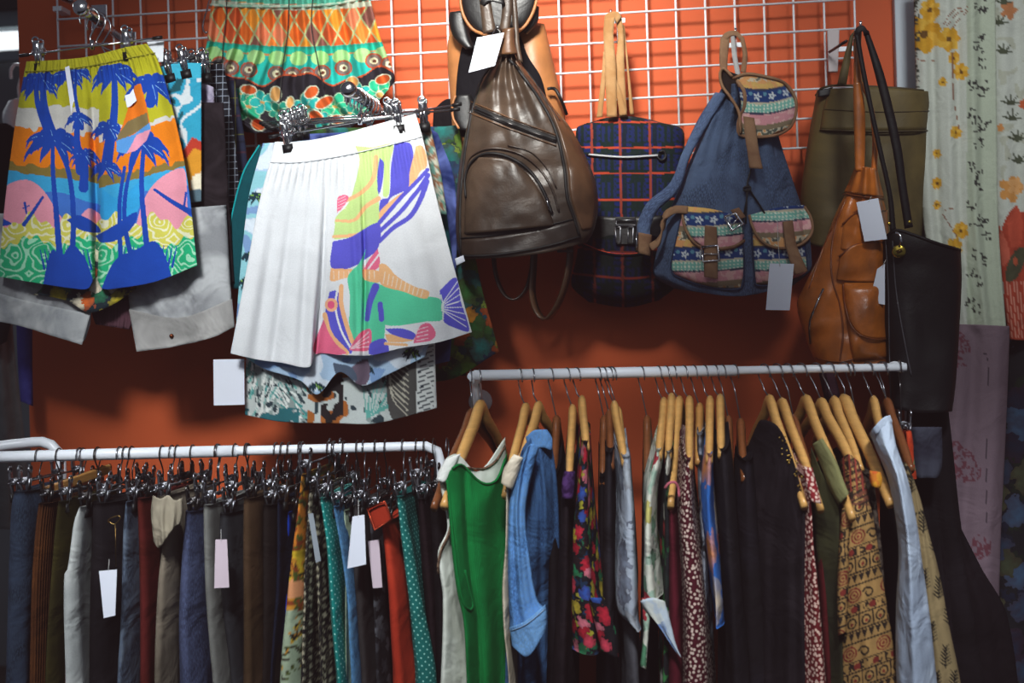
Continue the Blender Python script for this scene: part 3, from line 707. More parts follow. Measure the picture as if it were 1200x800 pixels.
# ---- batik skirt on the grid
cb = crop(220, 0, 4)
def batik(px, py):
    X = (px - 220) * 4; Yc = py * 4; cv = Cv(X, Yc, '#e5702a'); n = vn(px, py, .09, 4)
    sag = 26 * np.sin((X - 90) / 850 * math.pi); yy = Yc - sag
    cell = ((X + 8 * np.sin(Yc * .02)) / 78); row = yy / 138
    i = np.floor(cell + row); j = np.floor(cell - row); hsh = (np.abs(np.sin(i * 12.98 + j * 78.2) * 43758.5)) % 1
    pal = [s2l(c) for c in ('#e06a24', '#ef8a3c', '#d2582a', '#8f5a50', '#ee8860', '#f09a30')]
    for k, c in enumerate(pal): cv.c[(hsh * 6).astype(int) == k] = c
    fa = np.minimum(np.abs(((cell + row) % 1) - .5), 1); fb = np.abs(((cell - row) % 1) - .5)
    cv.mask((fa > .44) | (fb > .44), '#b7c48a')
    cv.mask(yy < -6, '#58b59c'); cv.mask((yy > -4) & (yy < 22), '#c8cdb8'); cv.mask((yy > 4) & (yy < 18) & (n > .55), '#8ab09a')
    cv.mask(yy > 192, '#27a38f'); cv.mask((yy > 205) & (yy < 232), '#1fb39a'); cv.mask((yy > 230) & (yy < 237), '#c87a44')
    cv.mask(yy > 237, '#22b2a6')
    for k, cx in enumerate(range(120, 930, 100)): cv.ell(cx, 262 + 26 * math.sin((cx - 90) / 850 * math.pi) - 14, 42, 34, '#a6d68c')
    for cx, cy in ((150, 300), (286, 327), (415, 345), (560, 350), (630, 340), (730, 318), (872, 285), (200, 318), (490, 350), (945, 300)):
        cv.ell(cx, cy, 41, 37, '#b5482a'); cv.ell(cx, cy, 34, 30, '#7d6a66'); cv.ell(cx, cy, 19, 16, '#e7dfb8'); cv.ell(cx + 3, cy + 1, 9, 8, '#6a3a2c')
    wv = 372 + 26 * np.sin(X * .017 + 2.1) + 10 * np.sin(X * .04)
    wv = np.where(X > 680, wv - (X - 680) * .10, wv)
    cv.mask(Yc > wv - 8, '#c0522c'); cv.mask(Yc > wv, '#26222a'); 
    r2 = random.Random(3)
    for cx, cy, R in ((285, 500, 76), (350, 480, 60), (430, 520, 50), (560, 500, 70), (690, 500, 70), (800, 440, 60), (900, 430, 66), (250, 440, 40), (500, 560, 50), (620, 560, 46), (940, 480, 50), (850, 490, 60), (190, 470, 50), (760, 530, 50)):
        for k in range(5):
            a = k * 1.2566 + cx; cv.ell(cx + math.cos(a) * R * .55, cy + math.sin(a) * R * .5, R * .50, R * .38, '#bcd8b4', a); cv.ell(cx + math.cos(a) * R * .55, cy + math.sin(a) * R * .5, R * .44, R * .33, ('#2cb487', '#1e8f78', '#26a6a0')[int(cx) % 3], a)
        cv.ell(cx, cy, R * .2, R * .1, '#e0a060', .3)
    for cx, cy, rx, ry, a in ((285, 420, 36, 20, .2), (412, 440, 24, 34, 0), (580, 432, 34, 24, -.6), (915, 372, 34, 20, -.3), (772, 384, 26, 24, 0), (330, 585, 32, 24, .5), (640, 480, 44, 22, -.5), (600, 545, 34, 24, .5), (700, 560, 34, 20, 0), (900, 445, 16, 14, 0), (480, 480, 16, 26, .2)):
        cv.ell(cx, cy, rx + 5, ry + 5, '#cfd9c0', a); cv.ell(cx, cy, rx, ry, '#cc5a26' if rx > 30 else '#dca05c', a)
    cv.c *= (.82 + .3 * n)[:, None]; return cv.c
o = thing('batik_skirt', 'gathered batik skirt with orange diamonds, turquoise eyes and green flowers', 'skirt', P(350, -10, -.14))
def bfold(px, py, u, v): return .016 * (.5 + .5 * v) * np.sin(u * 44 + 1.2 * np.sin(v * 3)) + .008 * np.sin(u * 90 + 2 * v)
_, SB = loft('skirt_body', [[(252, -30), (350, -32), (430, -38)], [(247, 8), (320, 10), (390, 6), (434, -2)], [(243, 46), (330, 60), (400, 58), (446, 44)], [(240, 80), (262, 120), (330, 112), (400, 108), (461, 84)], [(268, 150), (300, 156), (350, 152), (410, 150), (463, 96)]], -.14, M_DYE2, o, tf=.02, fold=bfold, col=batik, res=1.0)
oncurve('waist_ruffle', SB, [(247, 6), (320, 8), (390, 5), (434, -4)], .004, cloth('#c9cdb8', '#7fae98', 40), o)
for pts in ([(266, -8), (265, 20), (261, 60), (262, 92), (268, 120)], [(339, -8), (337, 40), (331, 80), (328, 118)], [(367, -8), (365, 30), (372, 70), (380, 104)]): oncurve('black_cord', SB, pts, .0013, M_RUB, o, lift=.006)
oo = thing('wire_hook', 'bare wire hook end beside the batik skirt', 'hook', P(243, 0, GY - .03))
MB().sweep([P(248, -10, -.06), P(243, 10, -.10), P(239, 24, -.12), P(238, 34, -.125), P(241, 39, -.128), P(243.5, 37, -.13)], .0024, n=8, sm=24).build('hook', M_CHROME, oo)

# ---- white shorts with fish
cw = crop(340, 150, 2.859)
def fish_print(px, py):
    cv = Cv(px, py, '#e9ebee')
    V, G, OR, PK, LG = '#5f5cd0', '#5cd6a8', '#fbbd88', '#ee6f92', '#cbe694'
    f = lambda pts, c, sm=True: cv.fill(cw(pts), c, sm)
    l = lambda pts, w, c, t=None: cv.line(cw(pts), w / 2.859, c, t / 2.859 if t else None)
    f([(218, 60), (262, 64), (300, 72), (296, 230), (290, 330), (148, 372), (150, 330), (152, 300), (196, 250), (226, 150), (232, 100)], LG)
    f([(282, 62), (345, 55), (335, 110), (330, 228), (312, 230), (312, 120), (290, 110)], LG)
    l([(288, 98), (278, 170), (240, 215), (190, 242)], 16, OR, 12); l([(296, 236), (255, 262), (215, 308), (154, 310)], 16, OR, 8); l([(296, 325), (235, 355), (145, 364)], 15, OR, 10)
    f([(157, 285), (160, 232), (186, 224), (196, 232), (180, 262)], PK)
    for k in range(5): l([(160, 240 + k * 10), (186, 228 + k * 10)], 2, '#f7d6de')
    f([(300, 100), (314, 116), (306, 200), (296, 222), (292, 160)], V)
    f([(350, 48), (400, 50), (412, 80), (408, 170), (392, 206), (366, 218), (336, 235), (322, 266), (300, 285), (304, 240), (330, 232), (338, 130)], V)
    f([(422, 60), (440, 58), (458, 95), (456, 132), (436, 146), (410, 200), (380, 232), (320, 300), (300, 308), (300, 280), (352, 232), (395, 200), (400, 150)], OR)
    l([(460, 140), (435, 168), (404, 200), (372, 232), (300, 316)], 13, V, 14); l([(462, 158), (438, 196), (410, 232), (368, 282), (300, 346)], 15, V, 14); l([(458, 180), (436, 240), (402, 296), (346, 334), (298, 380)], 18, V, 14)
    f([(142, 380), (200, 366), (296, 318), (296, 400), (252, 440), (196, 470), (138, 468)], V)
    f([(294, 404), (300, 460), (276, 480), (246, 486), (262, 444)], PK); l([(300, 420), (252, 484)], 6, '#f4e6ee')
    f([(136, 470), (200, 472), (300, 480), (300, 515), (240, 512), (200, 500), (136, 512)], OR)
    for k in range(9): l([(146 + k * 17, 480), (146 + k * 17, 505)], 3, '#fbe2cc')
    f([(254, 404), (246, 450), (246, 505), (300, 522), (312, 540), (312, 722), (268, 730), (205, 705), (200, 560), (192, 500), (206, 478), (232, 452)], G)
    f([(304, 525), (360, 528), (430, 560), (505, 575), (512, 640), (450, 648), (360, 662), (312, 652)], G)
    f([(298, 455), (318, 455), (360, 498), (420, 532), (466, 548), (456, 572), (380, 548), (304, 522)], OR)
    for k in range(10): l([(318 + k * 14, 482 + k * 7), (312 + k * 14, 520 + k * 5)], 3, '#fbe2cc')
    l([(286, 532), (268, 580), (258, 640)], 26, V, 16); l([(302, 590), (306, 640)], 18, V)
    f([(500, 545), (555, 500), (572, 580), (600, 680), (560, 672), (515, 648), (508, 590)], V)
    for k in range(8): l([(508, 590 + k * 3), (562 + k * 4, 512 + k * 22)], 3, '#e9ebee')
    l([(505, 560), (512, 590), (512, 640)], 5, '#dfeee8')
    # striped fish at the hem
    f([(132, 548), (160, 545), (170, 620), (208, 752), (160, 740), (120, 690), (118, 620)], V)
    l([(116, 625), (135, 690), (190, 752)], 16, OR); l([(172, 530), (170, 580), (186, 650), (208, 715)], 15, OR); l([(160, 530), (152, 600), (172, 680), (202, 735)], 7, '#eeeeee')
    cv.ell(*cw([(138, 592)])[0], 7.5, 8, '#f9b890'); cv.ell(*cw([(137, 592)])[0], 4.3, 4.6, '#ea5f86')
    f([(112, 640), (132, 690), (160, 730), (190, 755), (80, 752)], PK); f([(196, 745), (230, 690), (268, 672), (272, 722), (262, 745)], PK)
    for k in range(4): l([(205, 738), (262, 684 + k * 16)], 4, '#f7d6de')
    f([(264, 758), (268, 722), (318, 706), (330, 752), (300, 762)], V)
    f([(318, 690), (370, 692), (420, 700), (410, 712), (330, 716)], OR); f([(316, 716), (380, 718), (410, 716), (350, 730)], '#e9ebee'); f([(318, 672), (380, 672), (422, 692), (410, 708), (340, 690)], V); l([(318, 722), (390, 726)], 9, OR)
    f([(412, 720), (438, 660), (468, 655), (488, 690), (470, 712)], PK)
    for k in range(4): l([(424, 712 - k * 12), (462, 704 - k * 13)], 3, '#f7d6de')
    # shadowed hem between the legs keeps the cloth white
    cv.c *= (.93 + .1 * vn(px, py, .05, 2))[:, None]
    return np.clip(cv.c, 0, .9)
def white_fold(px, py, u, v):
    f = 0
    g = np.clip((v - .12) * 1.6, 0, 1)
    for u0, w, a, sl in ((.10, .03, .012, .0), (.2, .022, .010, -.03), (.30, .025, .014, -.02), (.385, .014, .020, -.03), (.52, .02, .012, .02), (.60, .012, .022, -.04), (.76, .03, .006, .04), (.88, .03, .005, .05)):
        f = f - a * g * np.exp(-((u - u0 - sl * v) / w) ** 2)
    f = f + .014 * np.sin(u * 7.5 * 3.14 + v) * g * .5 - .03 * np.exp(-((u - .385 - .02 * v) / .05) ** 2) * np.clip((v - .6) * 2.2, 0, 1)
    f += .0022 * np.sin(u * 150) * np.exp(-((v - .16) / .09) ** 2)
    return f
Y2 = -.375
# arm pixel for hook
h = face_hanger('chrome clip hanger gripping the white shorts with the fish print', (318, 160), (538, 122), (336, 158), (466, 133), Y2, armpt(A2, B2, Y2), .013, 'clip hangers on the display arms')
o = thing('white_shorts', 'white gathered shorts with a bright tropical fish print on one leg', 'shorts', P(400, 150, Y2))
_, SW = loft('shorts_body', [[(322, 166), (350, 166), (395, 158), (440, 146), (487, 133)], [(316, 190), (350, 189), (397, 182), (444, 172), (495, 160)], [(303, 240), (350, 240), (400, 238), (452, 234), (510, 225)], [(288, 320), (340, 325), (400, 325), (465, 320), (530, 305)],
    [(270, 414), (300, 421), (330, 425), (362, 430), (371, 415), (400, 416), (436, 416), (470, 408), (514, 401), (553, 389)]], Y2, M_DYE2, o, tf=.01, fold=white_fold, col=fish_print, res=.8)
MW = cloth('#e4e8ec', None, 5, .5)
oncurve('waistband_seam', SW, [(317, 190), (350, 190), (397, 183), (444, 173), (494, 160)], .0012, MW, o)
loft('side_label', [[(533, 303), (543, 299)], [(535, 311), (545, 306)]], -.39, M_PAPER, o, tf=.001, surf=False, res=2)
for i, Y in enumerate((-.345, -.315, -.29, -.265)):
    what = ('pale blue palm', 'white jungle leaf', 'dark teal', 'navy ribbed')[i]
    face_hanger('chrome clip hanger gripping the %s shorts in the stack behind the white ones' % what, (316 - 3 * i, 150 - 2 * i), ((536, 128) if i == 0 else (500 - 2 * i, 139 - 3 * i)), (334 + 7 * i, 150 - 2 * i), ((470 - 5 * i, 140 - 3 * i) if i else (496, 131)), Y, armpt(A2, B2, Y), .013, 'clip hangers on the display arms')
def sky_print(px, py):
    cv = Cv(px, py, '#a9c4de'); n = vn(px, py, .05, 8); cv.mask(n > .55, '#d6e0ea'); cv.mask((px < 316) & (n < .5), '#8fc8d2')
    cv.mask(n < .25, '#7b9cc8')
    for cx, cy in ((371, 452), (428, 432), (482, 412), (300, 230), (292, 300), (288, 330)): frond_palm(cv, cx, cy, 11, None, '#16323f', lit='#7fae3c')
    cv.fill([(408, 432), (430, 420), (432, 446), (420, 452)], '#6a5a6a'); cv.fill([(390, 425), (412, 430), (418, 446), (395, 440)], '#4c596c')
    return cv.c
behind('sky_print_shorts', 'pale blue shorts with cloud and small palm print right behind the white shorts', [[(308, 168), (400, 160), (486, 140)], [(290, 240), (400, 250), (500, 230)], [(276, 400), (400, 405), (508, 380)], [(284, 416), (310, 432), (352, 446), (372, 462), (398, 436), (424, 452), (452, 440), (498, 418)]], -.34, M_DYE, col=sky_print, res=1.6, k=5, amp=.007, ph=2)
def jungle(px, py):
    cv = Cv(px, py, '#8d9a98'); n = vn(px, py, .07, 5); n2 = vn(px, py, .12, 6)
    cv.mask(n > .5, '#c3cbc8'); cv.mask(n2 < .24, '#2d3d44')
    rj = random.Random(11)
    for i in range(150):
        ax, ay = rj.uniform(286, 365), rj.uniform(425, 498); aa = -2.2 + rj.uniform(-.35, .35) + (.9 if ax < 325 else 0); L = rj.uniform(8, 18)
        cv.line([(ax, ay), (ax + math.cos(aa) * L, ay + math.sin(aa) * L)], 3.2, rj.choice(['#dfe4e0', '#d0d6d2', '#6fb0a8', '#34454a', '#e6e9e4', '#3f8f8c', '#8fa09c']), .6)
    cv.mask((px > 360) & (px < 408) & (n < .62), '#a8622c'); cv.mask((px > 372) & (px < 402) & (n2 > .55), '#241f20'); cv.mask((py > 478) & (n2 > .5) & (px < 350), '#2b6a72')
    for i in range(12): cv.line([(430 + i * 2, 490 - i), (424 + i * 7, 440 + (i % 3) * 5)], 1.8, '#5fa79d', 1)
    cv.fill([(452, 430), (490, 418), (496, 480), (460, 492)], '#4b4a48')
    for i in range(9): cv.line([(478, 488 - i * 7), (462 - i, 470 - i * 7), (456, 452 - i * 5)], 1.8, '#b8b3a2', 1)
    cv.mask((px > 488), '#d5d9d6'); 
    for i in range(16): cv.line([(490 + (i % 2) * 2, 400 + i * 6), (508, 392 + i * 6)], 2.6 - (i % 3) * .5, '#2a3640', 1.2)
    return cv.c
behind('jungle_print_shorts', 'white, teal and brown jungle leaf print shorts hanging lowest below the white shorts', [[(320, 175), (400, 168), (500, 142)], [(300, 300), (400, 300), (512, 280)], [(288, 430), (400, 440), (510, 410)], [(287, 486), (330, 494), (400, 496), (440, 496), (512, 478)]], -.31, M_DYE, col=jungle, res=1.6, k=4, amp=.008, ph=4)
loft('floral_shorts', [[(492, 140), (503, 142)], [(504, 200), (517, 205)], [(514, 250), (524, 252)]], -.325, M_DYE, None, col=lambda x, y: Cv(x, y, '#b5b4a4').mask(vn(x, y, .2, 4) > .6, '#5f8b80').mask(vn(x, y, .2, 9) > .72, '#8a5b40').c, label='beige and green floral shorts, thin edge right of the white shorts', cat='shorts')
TE = thing('teal_shorts', 'dark teal shorts whose left edge curves out beside the white shorts', 'shorts', P(400, 170, -.27))
_, ST = loft('shorts_body', [[(304, 172), (400, 165), (505, 150)], [(285, 205), (400, 210), (516, 200)], [(268, 270), (400, 280), (526, 270)], [(264, 318), (400, 330), (532, 320)], [(272, 338), (400, 345), (534, 335)]], -.28, cloth('#0d4a52', '#0a343c', 4, .5), TE, tf=.012, fold=wavefold(3, .004))
oncurve('piping', ST, [(304, 170), (285, 203), (269, 268), (264, 318), (270, 336)], .0022, cloth('#17a0a6'), TE, lift=.0)
behind('navy_print_shorts', 'navy blue shorts with a ribbed cuff, right behind the white shorts', [[(330, 158), (505, 152), (513, 156)], [(330, 220), (500, 220), (533, 215)], [(320, 325), (500, 330), (534, 333)], [(330, 425), (500, 428), (527, 423)]], -.25, cloth('#1d2a5c', '#5a68a8', 10, .7, rib=0), k=4, amp=.006, ph=1)
behind('jungle_shorts', 'dark green and orange jungle print shorts, rightmost of the upper stack', [[(360, 150), (520, 148), (538, 146)], [(360, 260), (520, 258), (552, 262)], [(360, 330), (520, 330), (562, 326)], [(360, 440), (520, 446), (585, 412)]], -.2, floral('#15251f', ['#2f6a33', '#b8541c', '#1d6f6c', '#5a8a2c', '#1b3f5c', '#c9882c'], 20, .62, leaf=['#2c4f1f', '#7a8a2a', '#123c4a']), k=4, amp=.006, ph=0, res=4)
behind('fleece_shorts', 'mossy green and black boucle shorts beside the brown backpack', [[(505, 154), (548, 150)], [(500, 200), (548, 200)], [(500, 300), (546, 300)]], -.16, cloth('#1c2418', '#7d8c3e', 60, 1.0), k=3, amp=.004)
behind('black_shorts', 'black shorts hanging behind the mossy green ones', [[(508, 128), (524, 116), (548, 120)], [(505, 200), (550, 200)], [(500, 440), (546, 440)]], -.13, cloth('#141114', None, 6, .8), k=2, amp=.004)
card('white blank price card hanging below left of the white fish shorts', [(250, 421), (286, 420.5), (286.5, 474), (250.5, 475)], -.33, [(300, 418, -.33), (284, 424, -.332)], grp=None)
# ================================================================ bags on the grid
BR = leather((76, 60, 48), .40, .55); BRD = leather((62, 48, 40), .42, .6); BRL = leather((98, 68, 46), .36, .6)
TAN = leather((172, 112, 66), .45, .75); TANW = cloth('#c59a6b', '#a87c50', 14, .3); BLK = leather((22, 21, 22), .42, .6); BLKC = cloth('#17161a', None, 6, .5)
ZIP = paint('black_zip_tape', (20, 19, 20), .6)
def peg(label, px, py, Y=-.13, grp='wire pegs holding the bags', px2=None):
    q = P(px, py, Y); o = thing('display_peg', label, 'display hook', (q[0], GY, q[2]), grp)
    B = np.array([q[0] + .01, GY - .006, q[2] + .012])
    MB().sweep(crs([B, B + (q - B) * .6, q + np.array([0, .004, -.004]), q + np.array([0, -.004, .002]), q + np.array([0, -.008, .016])], 20), .003, n=8).build('peg_wire', M_CHROME, o)
    MB().box(B + np.array([0, .002, 0]), [.022, .003, .006]).build('back_plate', M_WHITE, o, smooth=False, bevel=.001)
    return o
peg('wire peg holding the tan canvas straps of the plaid backpack', 716, 20, -.14)
peg('wire peg holding the denim backpack', 862, 42, -.2)
peg('wire peg above the brown and the tan backpacks', 590, -6, -.25)
peg('wire peg holding the orange and the black shoulder bags', 1008, 34, -.30)

def bagfold(amp, k=2, ph=0):
    return lambda px, py, u, v: amp * (vn(px, py, .03, int(ph) + 3) - .5) * 2 + amp * .5 * np.sin(px * .05 * k + py * .02 + ph)
# ---- tan and black backpack (behind)
o = thing('tan_backpack', 'tan and black leather backpack hanging behind the brown one', 'backpack', P(590, 20, -.17))
_, ST = loft('bag_body', [[(528, 30), (585, 20), (638, 28)], [(524, 60), (585, 60), (646, 62)], [(528, 120), (590, 120), (660, 128)], [(532, 170), (595, 175), (668, 180)], [(540, 230), (600, 235), (664, 235)]], -.15, TAN, o, tf=.05, tb=.02, pu=3, pv=6, fold=bagfold(.004), res=4)
loft('front_panel', [[(552, 36), (608, 36)], [(540, 60), (618, 64)], [(534, 116), (636, 96)], [(540, 160), (648, 160)]], 0, BLKC, o, on=ST, lift=.003, tf=.006, res=4)
loft('side_roll', [[(527, 14), (546, 12)], [(526, 26), (548, 28)], [(532, 44), (552, 46)], [(546, 58), (556, 56)]], -.215, BLK, o, tf=.012, res=3)
loft('side_roll', [[(612, 0), (632, 8)], [(612, 18), (630, 26)], [(606, 34), (618, 40)]], -.215, BLK, o, tf=.012, res=3)
_, SF = loft('flap', [[(541, -14), (585, -18), (630, -14)], [(541, 6), (585, 6), (628, 4)], [(548, 24), (585, 26), (620, 22)], [(558, 36), (585, 42), (610, 34)]], -.235, BLK, o, tf=.014, res=3)
oncurve('flap_edge', SF, [(540, -12), (540, 6), (546, 24), (558, 37), (585, 43), (610, 35), (621, 22), (628, 4), (631, -14)], .004, TAN, o)
loft('side_pocket', [[(533, 112), (552, 110)], [(530, 122), (556, 122)], [(531, 140), (556, 142)], [(538, 152), (556, 154)]], -.225, BLK, o, tf=.012, res=3)
MB().sweep(crs([P(534, 112, -.238), P(530.5, 122, -.238), P(531, 138, -.238), P(538, 151, -.238)], 16), .003, n=8).build('pocket_edge', TAN, o)
MB().sweep(crs([P(628, 6, -.225), P(624, 22, -.23), P(614, 36, -.23), P(606, 38, -.23)], 12), .0028, n=6).build('cord', M_RUB, o)
MB().sweep(crs([P(642, 104, -.21), P(650, 104, -.20), P(657, 116, -.20), P(664, 134, -.17)], 12), .004, n=6).build('side_strap', M_RUB, o)

# ---- brown leather backpack (front)
o = thing('brown_backpack', 'dark brown leather teardrop backpack with arched zip pocket and white tag', 'backpack', P(600, 40, -.3))
def brfold(px, py, u, v):
    f = .010 * np.exp(-v * 4.2) * np.sin(u * 30 + .6) + .006 * (vn(px, py, .035, 7) - .5) * 2 + .003 * (vn(px, py, .09, 9) - .5)
    return f
_, SBR = loft('bag_body', [[(585, 62), (595, 60), (605, 62)], [(577, 74), (595, 72), (612, 76)], [(562, 98), (592, 92), (629, 98)], [(552, 130), (600, 124), (650, 128)], [(542, 172), (610, 165), (677, 166)], [(536, 215), (615, 210), (697, 210)], [(534, 252), (615, 248), (701, 244)], [(535, 282), (612, 278), (696, 270)], [(539, 304), (600, 301), (645, 295), (688, 284)]],
    -.27, BR, o, tf=.075, tb=.05, pu=2.6, fold=brfold, res=2.6)
rp = [(596, 68), (612, 88), (632, 116), (650, 150), (661, 195), (665, 232), (673, 256), (679, 276)]
lp = [(580, 74), (566, 92), (554, 128), (546, 172), (541, 215), (539, 250), (540, 298)]
for p in (rp, lp): oncurve('piping', SBR, p, .0038, ZIP, o)
oncurve('seam_welt', SBR, [(603, 68), (624, 92), (642, 122), (656, 142)], .0022, ZIP, o)
loft('side_panel', [[(600, 69), (606, 68)], [(636, 112), (645, 122)], [(654, 150), (670, 152)], [(665, 195), (689, 192)], [(669, 232), (698, 235)], [(682, 270), (694, 268)]], 0, BRL, o, on=SBR, lift=.0015, tf=.002, res=3)
loft('zip_tape', [[(551, 121), (550, 129)], [(600, 141), (599, 149)], [(653, 161), (652, 168)]], 0, ZIP, o, on=SBR, lift=.002, tf=.002, res=3)
oncurve('zip_teeth', SBR, [(553, 126), (600, 146), (652, 165)], .0016, M_DARKST, o, lift=.0045)
oncurve('leather_edge', SBR, [(552, 119), (600, 139), (654, 159)], .0016, BRL, o); oncurve('leather_edge', SBR, [(550, 132), (600, 152), (652, 171)], .0016, BRL, o)
MB().sweep(SBR.pts([(552, 122), (551, 139)], .005), .0035, .0015, n=6).build('zip_pull', M_DARKST, o)
arch = [(546, 232), (545, 208), (553, 189), (568, 180), (588, 181), (610, 191), (626, 206), (638, 226), (647, 250)]
_, SPK = loft('arch_pocket', [[(560, 184), (590, 186), (606, 192)], [(548, 204), (585, 204), (622, 208)], [(545, 232), (592, 232), (637, 232)], [(544, 254), (594, 252), (645, 250)], [(544, 274), (594, 270), (650, 264)]], 0, BR, o, on=SBR, lift=.001, tf=.014, tb=.001, pu=3, res=3)
oncurve('arch_zip', SBR, arch, .0050, ZIP, o, lift=.004, ry=.003)
oncurve('arch_welt', SBR, [(543, 212), (550, 186), (568, 175), (592, 175), (616, 184), (634, 200), (648, 224), (655, 248)], .0026, BRD, o, lift=.002)
oncurve('leather_edge', SBR, [(595, 170), (622, 178), (640, 196), (652, 220)], .0018, BRD, o)
MB().sweep(SBR.pts([(641, 232), (643, 246)], .008), .0035, .0016, n=6).build('zip_pull', M_CHROME, o)
oncurve('bottom_seam', SBR, [(540, 279), (575, 276), (612, 270), (650, 262), (674, 256)], .0018, ZIP, o)
loft('base_band', [[(541, 281), (575, 278), (612, 272), (650, 264), (674, 258)], [(540, 300), (575, 300), (612, 296), (650, 288), (680, 279)]], 0, BRD, o, on=SBR, lift=.001, tf=.003, res=3)
oncurve('bottom_piping', SBR, [(541, 300), (575, 299), (612, 294), (650, 286), (680, 277)], .0028, ZIP, o, lift=.003)
loft('neck_collar', [[(589, 34), (603, 32)], [(586, 50), (603, 50)], [(584, 64), (606, 63)]], -.345, BRL, o, tf=.016, res=2.5)
oncurve('collar_seam', SBR, [(583, 66), (594, 65), (606, 62)], .003, BRD, o, lift=.006)
for nm, rows, Y in (('strap', [[(561, -6), (574, -8)], [(563, 12), (577, 12)], [(566, 40), (581, 36)]], -.345), ('strap', [[(587, -8), (601, -8)], [(588, 14), (600, 14)], [(585, 36), (597, 36)]], -.34), ('strap', [[(597, -8), (605, -8)], [(600, 20), (607, 20)], [(602, 50), (609, 52)], [(606, 70), (613, 74)]], -.33)):
    loft(nm, rows, Y, BR if nm else BR, o, tf=.004, pu=8, surf=False, res=3)
loft('grab_loop', [[(562, 3), (568, -6), (590, -4)], [(566, 8), (574, 2), (592, 6)]], -.348, BLK, o, tf=.006, surf=False)
MB().sweep(crs([P(576, 44, -.352), P(581, 33, -.36), P(585, 32, -.36), P(587, 36, -.352)], 14), .0018, n=6).build('ring', M_CHROME, o)
# lower strap loops: front and back ribbons
def ribbon(name, pts, w, Y, mat, parent, t=.003, ref=(0, 1, 0), m=30, n=4):
    Ys = Y if not np.isscalar(Y) else np.full(len(pts), Y); q = np.array([P(a[0], a[1], y) for a, y in zip(pts, Ys)])
    return MB().sweep(crs(q, m), w * 1.414, t * 1.414, n=n, ref=ref).build(name, mat, parent, bevel=0)
ribbon('strap_loop', [(626, 290), (625, 315), (624, 345), (630, 366), (640, 374), (652, 360), (662, 335), (667, 310), (668, 288)], .011, [-.24, -.24, -.24, -.24, -.25, -.26, -.27, -.27, -.27], BRL, o, .0022, ref=(.5, .86, 0))
ribbon('strap_loop', [(578, 300), (582, 325), (592, 346), (604, 351), (616, 340), (623, 315), (624, 295)], .009, -.22, BRD, o, .0022, ref=(.25, .96, 0))
MB().box(P(662, 294, -.29), [.018, .004, .003]).build('strap_tab', BRD, o, smooth=False)
card('white paper tag tied to the neck of the brown leather backpack', [(559, 44), (591, 38), (580, 77), (549, 85)], -.375, [(583, 34, -.37), (586, 38, -.377), (578, 44, -.378)])

# ---- plaid backpack
PL = plaid('#17252f', '#1e2a66', '#e2532c', .0768, .07)
o = thing('plaid_backpack', 'navy and green plaid backpack with orange lines and tan straps', 'backpack', P(740, 140, -.12))
PLD = None
def plaid_col(px, py):
    cv = Cv(px, py, '#10221f')
    cv.mask(((px - 678) % 35.5 > 6) & ((px - 678) % 35.5 < 26) & (np.sin(py * .9) > -.3), '#16225a'); cv.mask(((py - 8) % 33 > 8) & ((py - 8) % 33 < 26) & (np.sin(px * .9) > 0), '#172350')
    cv.mask(((px - 682) % 35.5 > 12) & ((px - 682) % 35.5 < 17), '#101a28'); cv.mask((np.sin(px * 1.1) > .6) & (np.sin(py * 1.1) > .2), '#14222c')
    for y0, b in ((142, 0), (172, 0), (202, 0), (233, 0), (293, 1), (324, 1)):
        yy = y0 + (1.2 if not b else 6) * np.cos((px - 735) / 60 * 1.5) - (.0 if not b else 4); cv.mask(np.abs(py - yy) < 1.0, '#b8442a')
    for x0 in (693, 726, 761): cv.mask(np.abs(px - x0 - (py - 140) * .02) < 1.4, '#8f3a2c')
    return cv.c
_, SP = loft('bag_body', [[(688, 144), (735, 136), (776, 144)], [(676, 150), (735, 142), (799, 151)], [(676, 175), (735, 172), (801, 175)], [(680, 240), (740, 240), (800, 240)], [(676, 300), (740, 300), (800, 300)], [(670, 335), (740, 345), (792, 335)], [(690, 354), (735, 360), (772, 352)]], -.105, M_DYE, o, tf=.055, tb=.03, pu=4, pv=9, fold=bagfold(.003), col=plaid_col, res=1.1)
oncurve('piping', SP, [(690, 145), (712, 139), (745, 138), (776, 145), (798, 152), (801, 180), (801, 240)], .0025, ZIP, o, lift=.001)
oncurve('zip_tape', SP, [(688, 181), (730, 184), (775, 182)], .0062, ZIP, o, ry=.0025); oncurve('zip_teeth', SP, [(690, 181), (730, 184), (771, 182)], .0027, paint('silver_zip', (196, 198, 202), .35), o, lift=.006)
MB().sweep(SP.pts([(770, 183), (775, 188), (780, 184), (778, 177), (772, 178)], .006, 14), .0028, n=6).build('zip_pull', M_RUB, o)
_, SPP = loft('front_pocket', [[(682, 257), (740, 259), (798, 256)], [(678, 290), (740, 292), (798, 290)], [(674, 330), (740, 336), (790, 326)], [(700, 352), (735, 356), (768, 348)]], 0, M_DYE, o, on=SP, lift=0, tf=.03, tb=.002, pu=4, pv=5, col=lambda x, y: plaid_col(x, y) * .4, res=2)  # same plaid darkened: shade on the lower half put into the colour
loft('pocket_flap', [[(680, 252), (740, 254), (800, 250)], [(684, 276), (740, 286), (796, 274)]], 0, BLK, o, on=SP, lift=.024, tf=.004, res=3)
oncurve('pocket_edge', SPP, [(684, 285), (710, 295), (740, 297), (770, 291)], .0016, PL, o, lift=.008)
MB().prism([(721, 254), (745, 254), (744, 286), (723, 286)], SP.Y(733, 270) - .036, .006).build('buckle_strap', BLK, o, smooth=False, bevel=.001)
q = SP.Y(733, 262) - .042
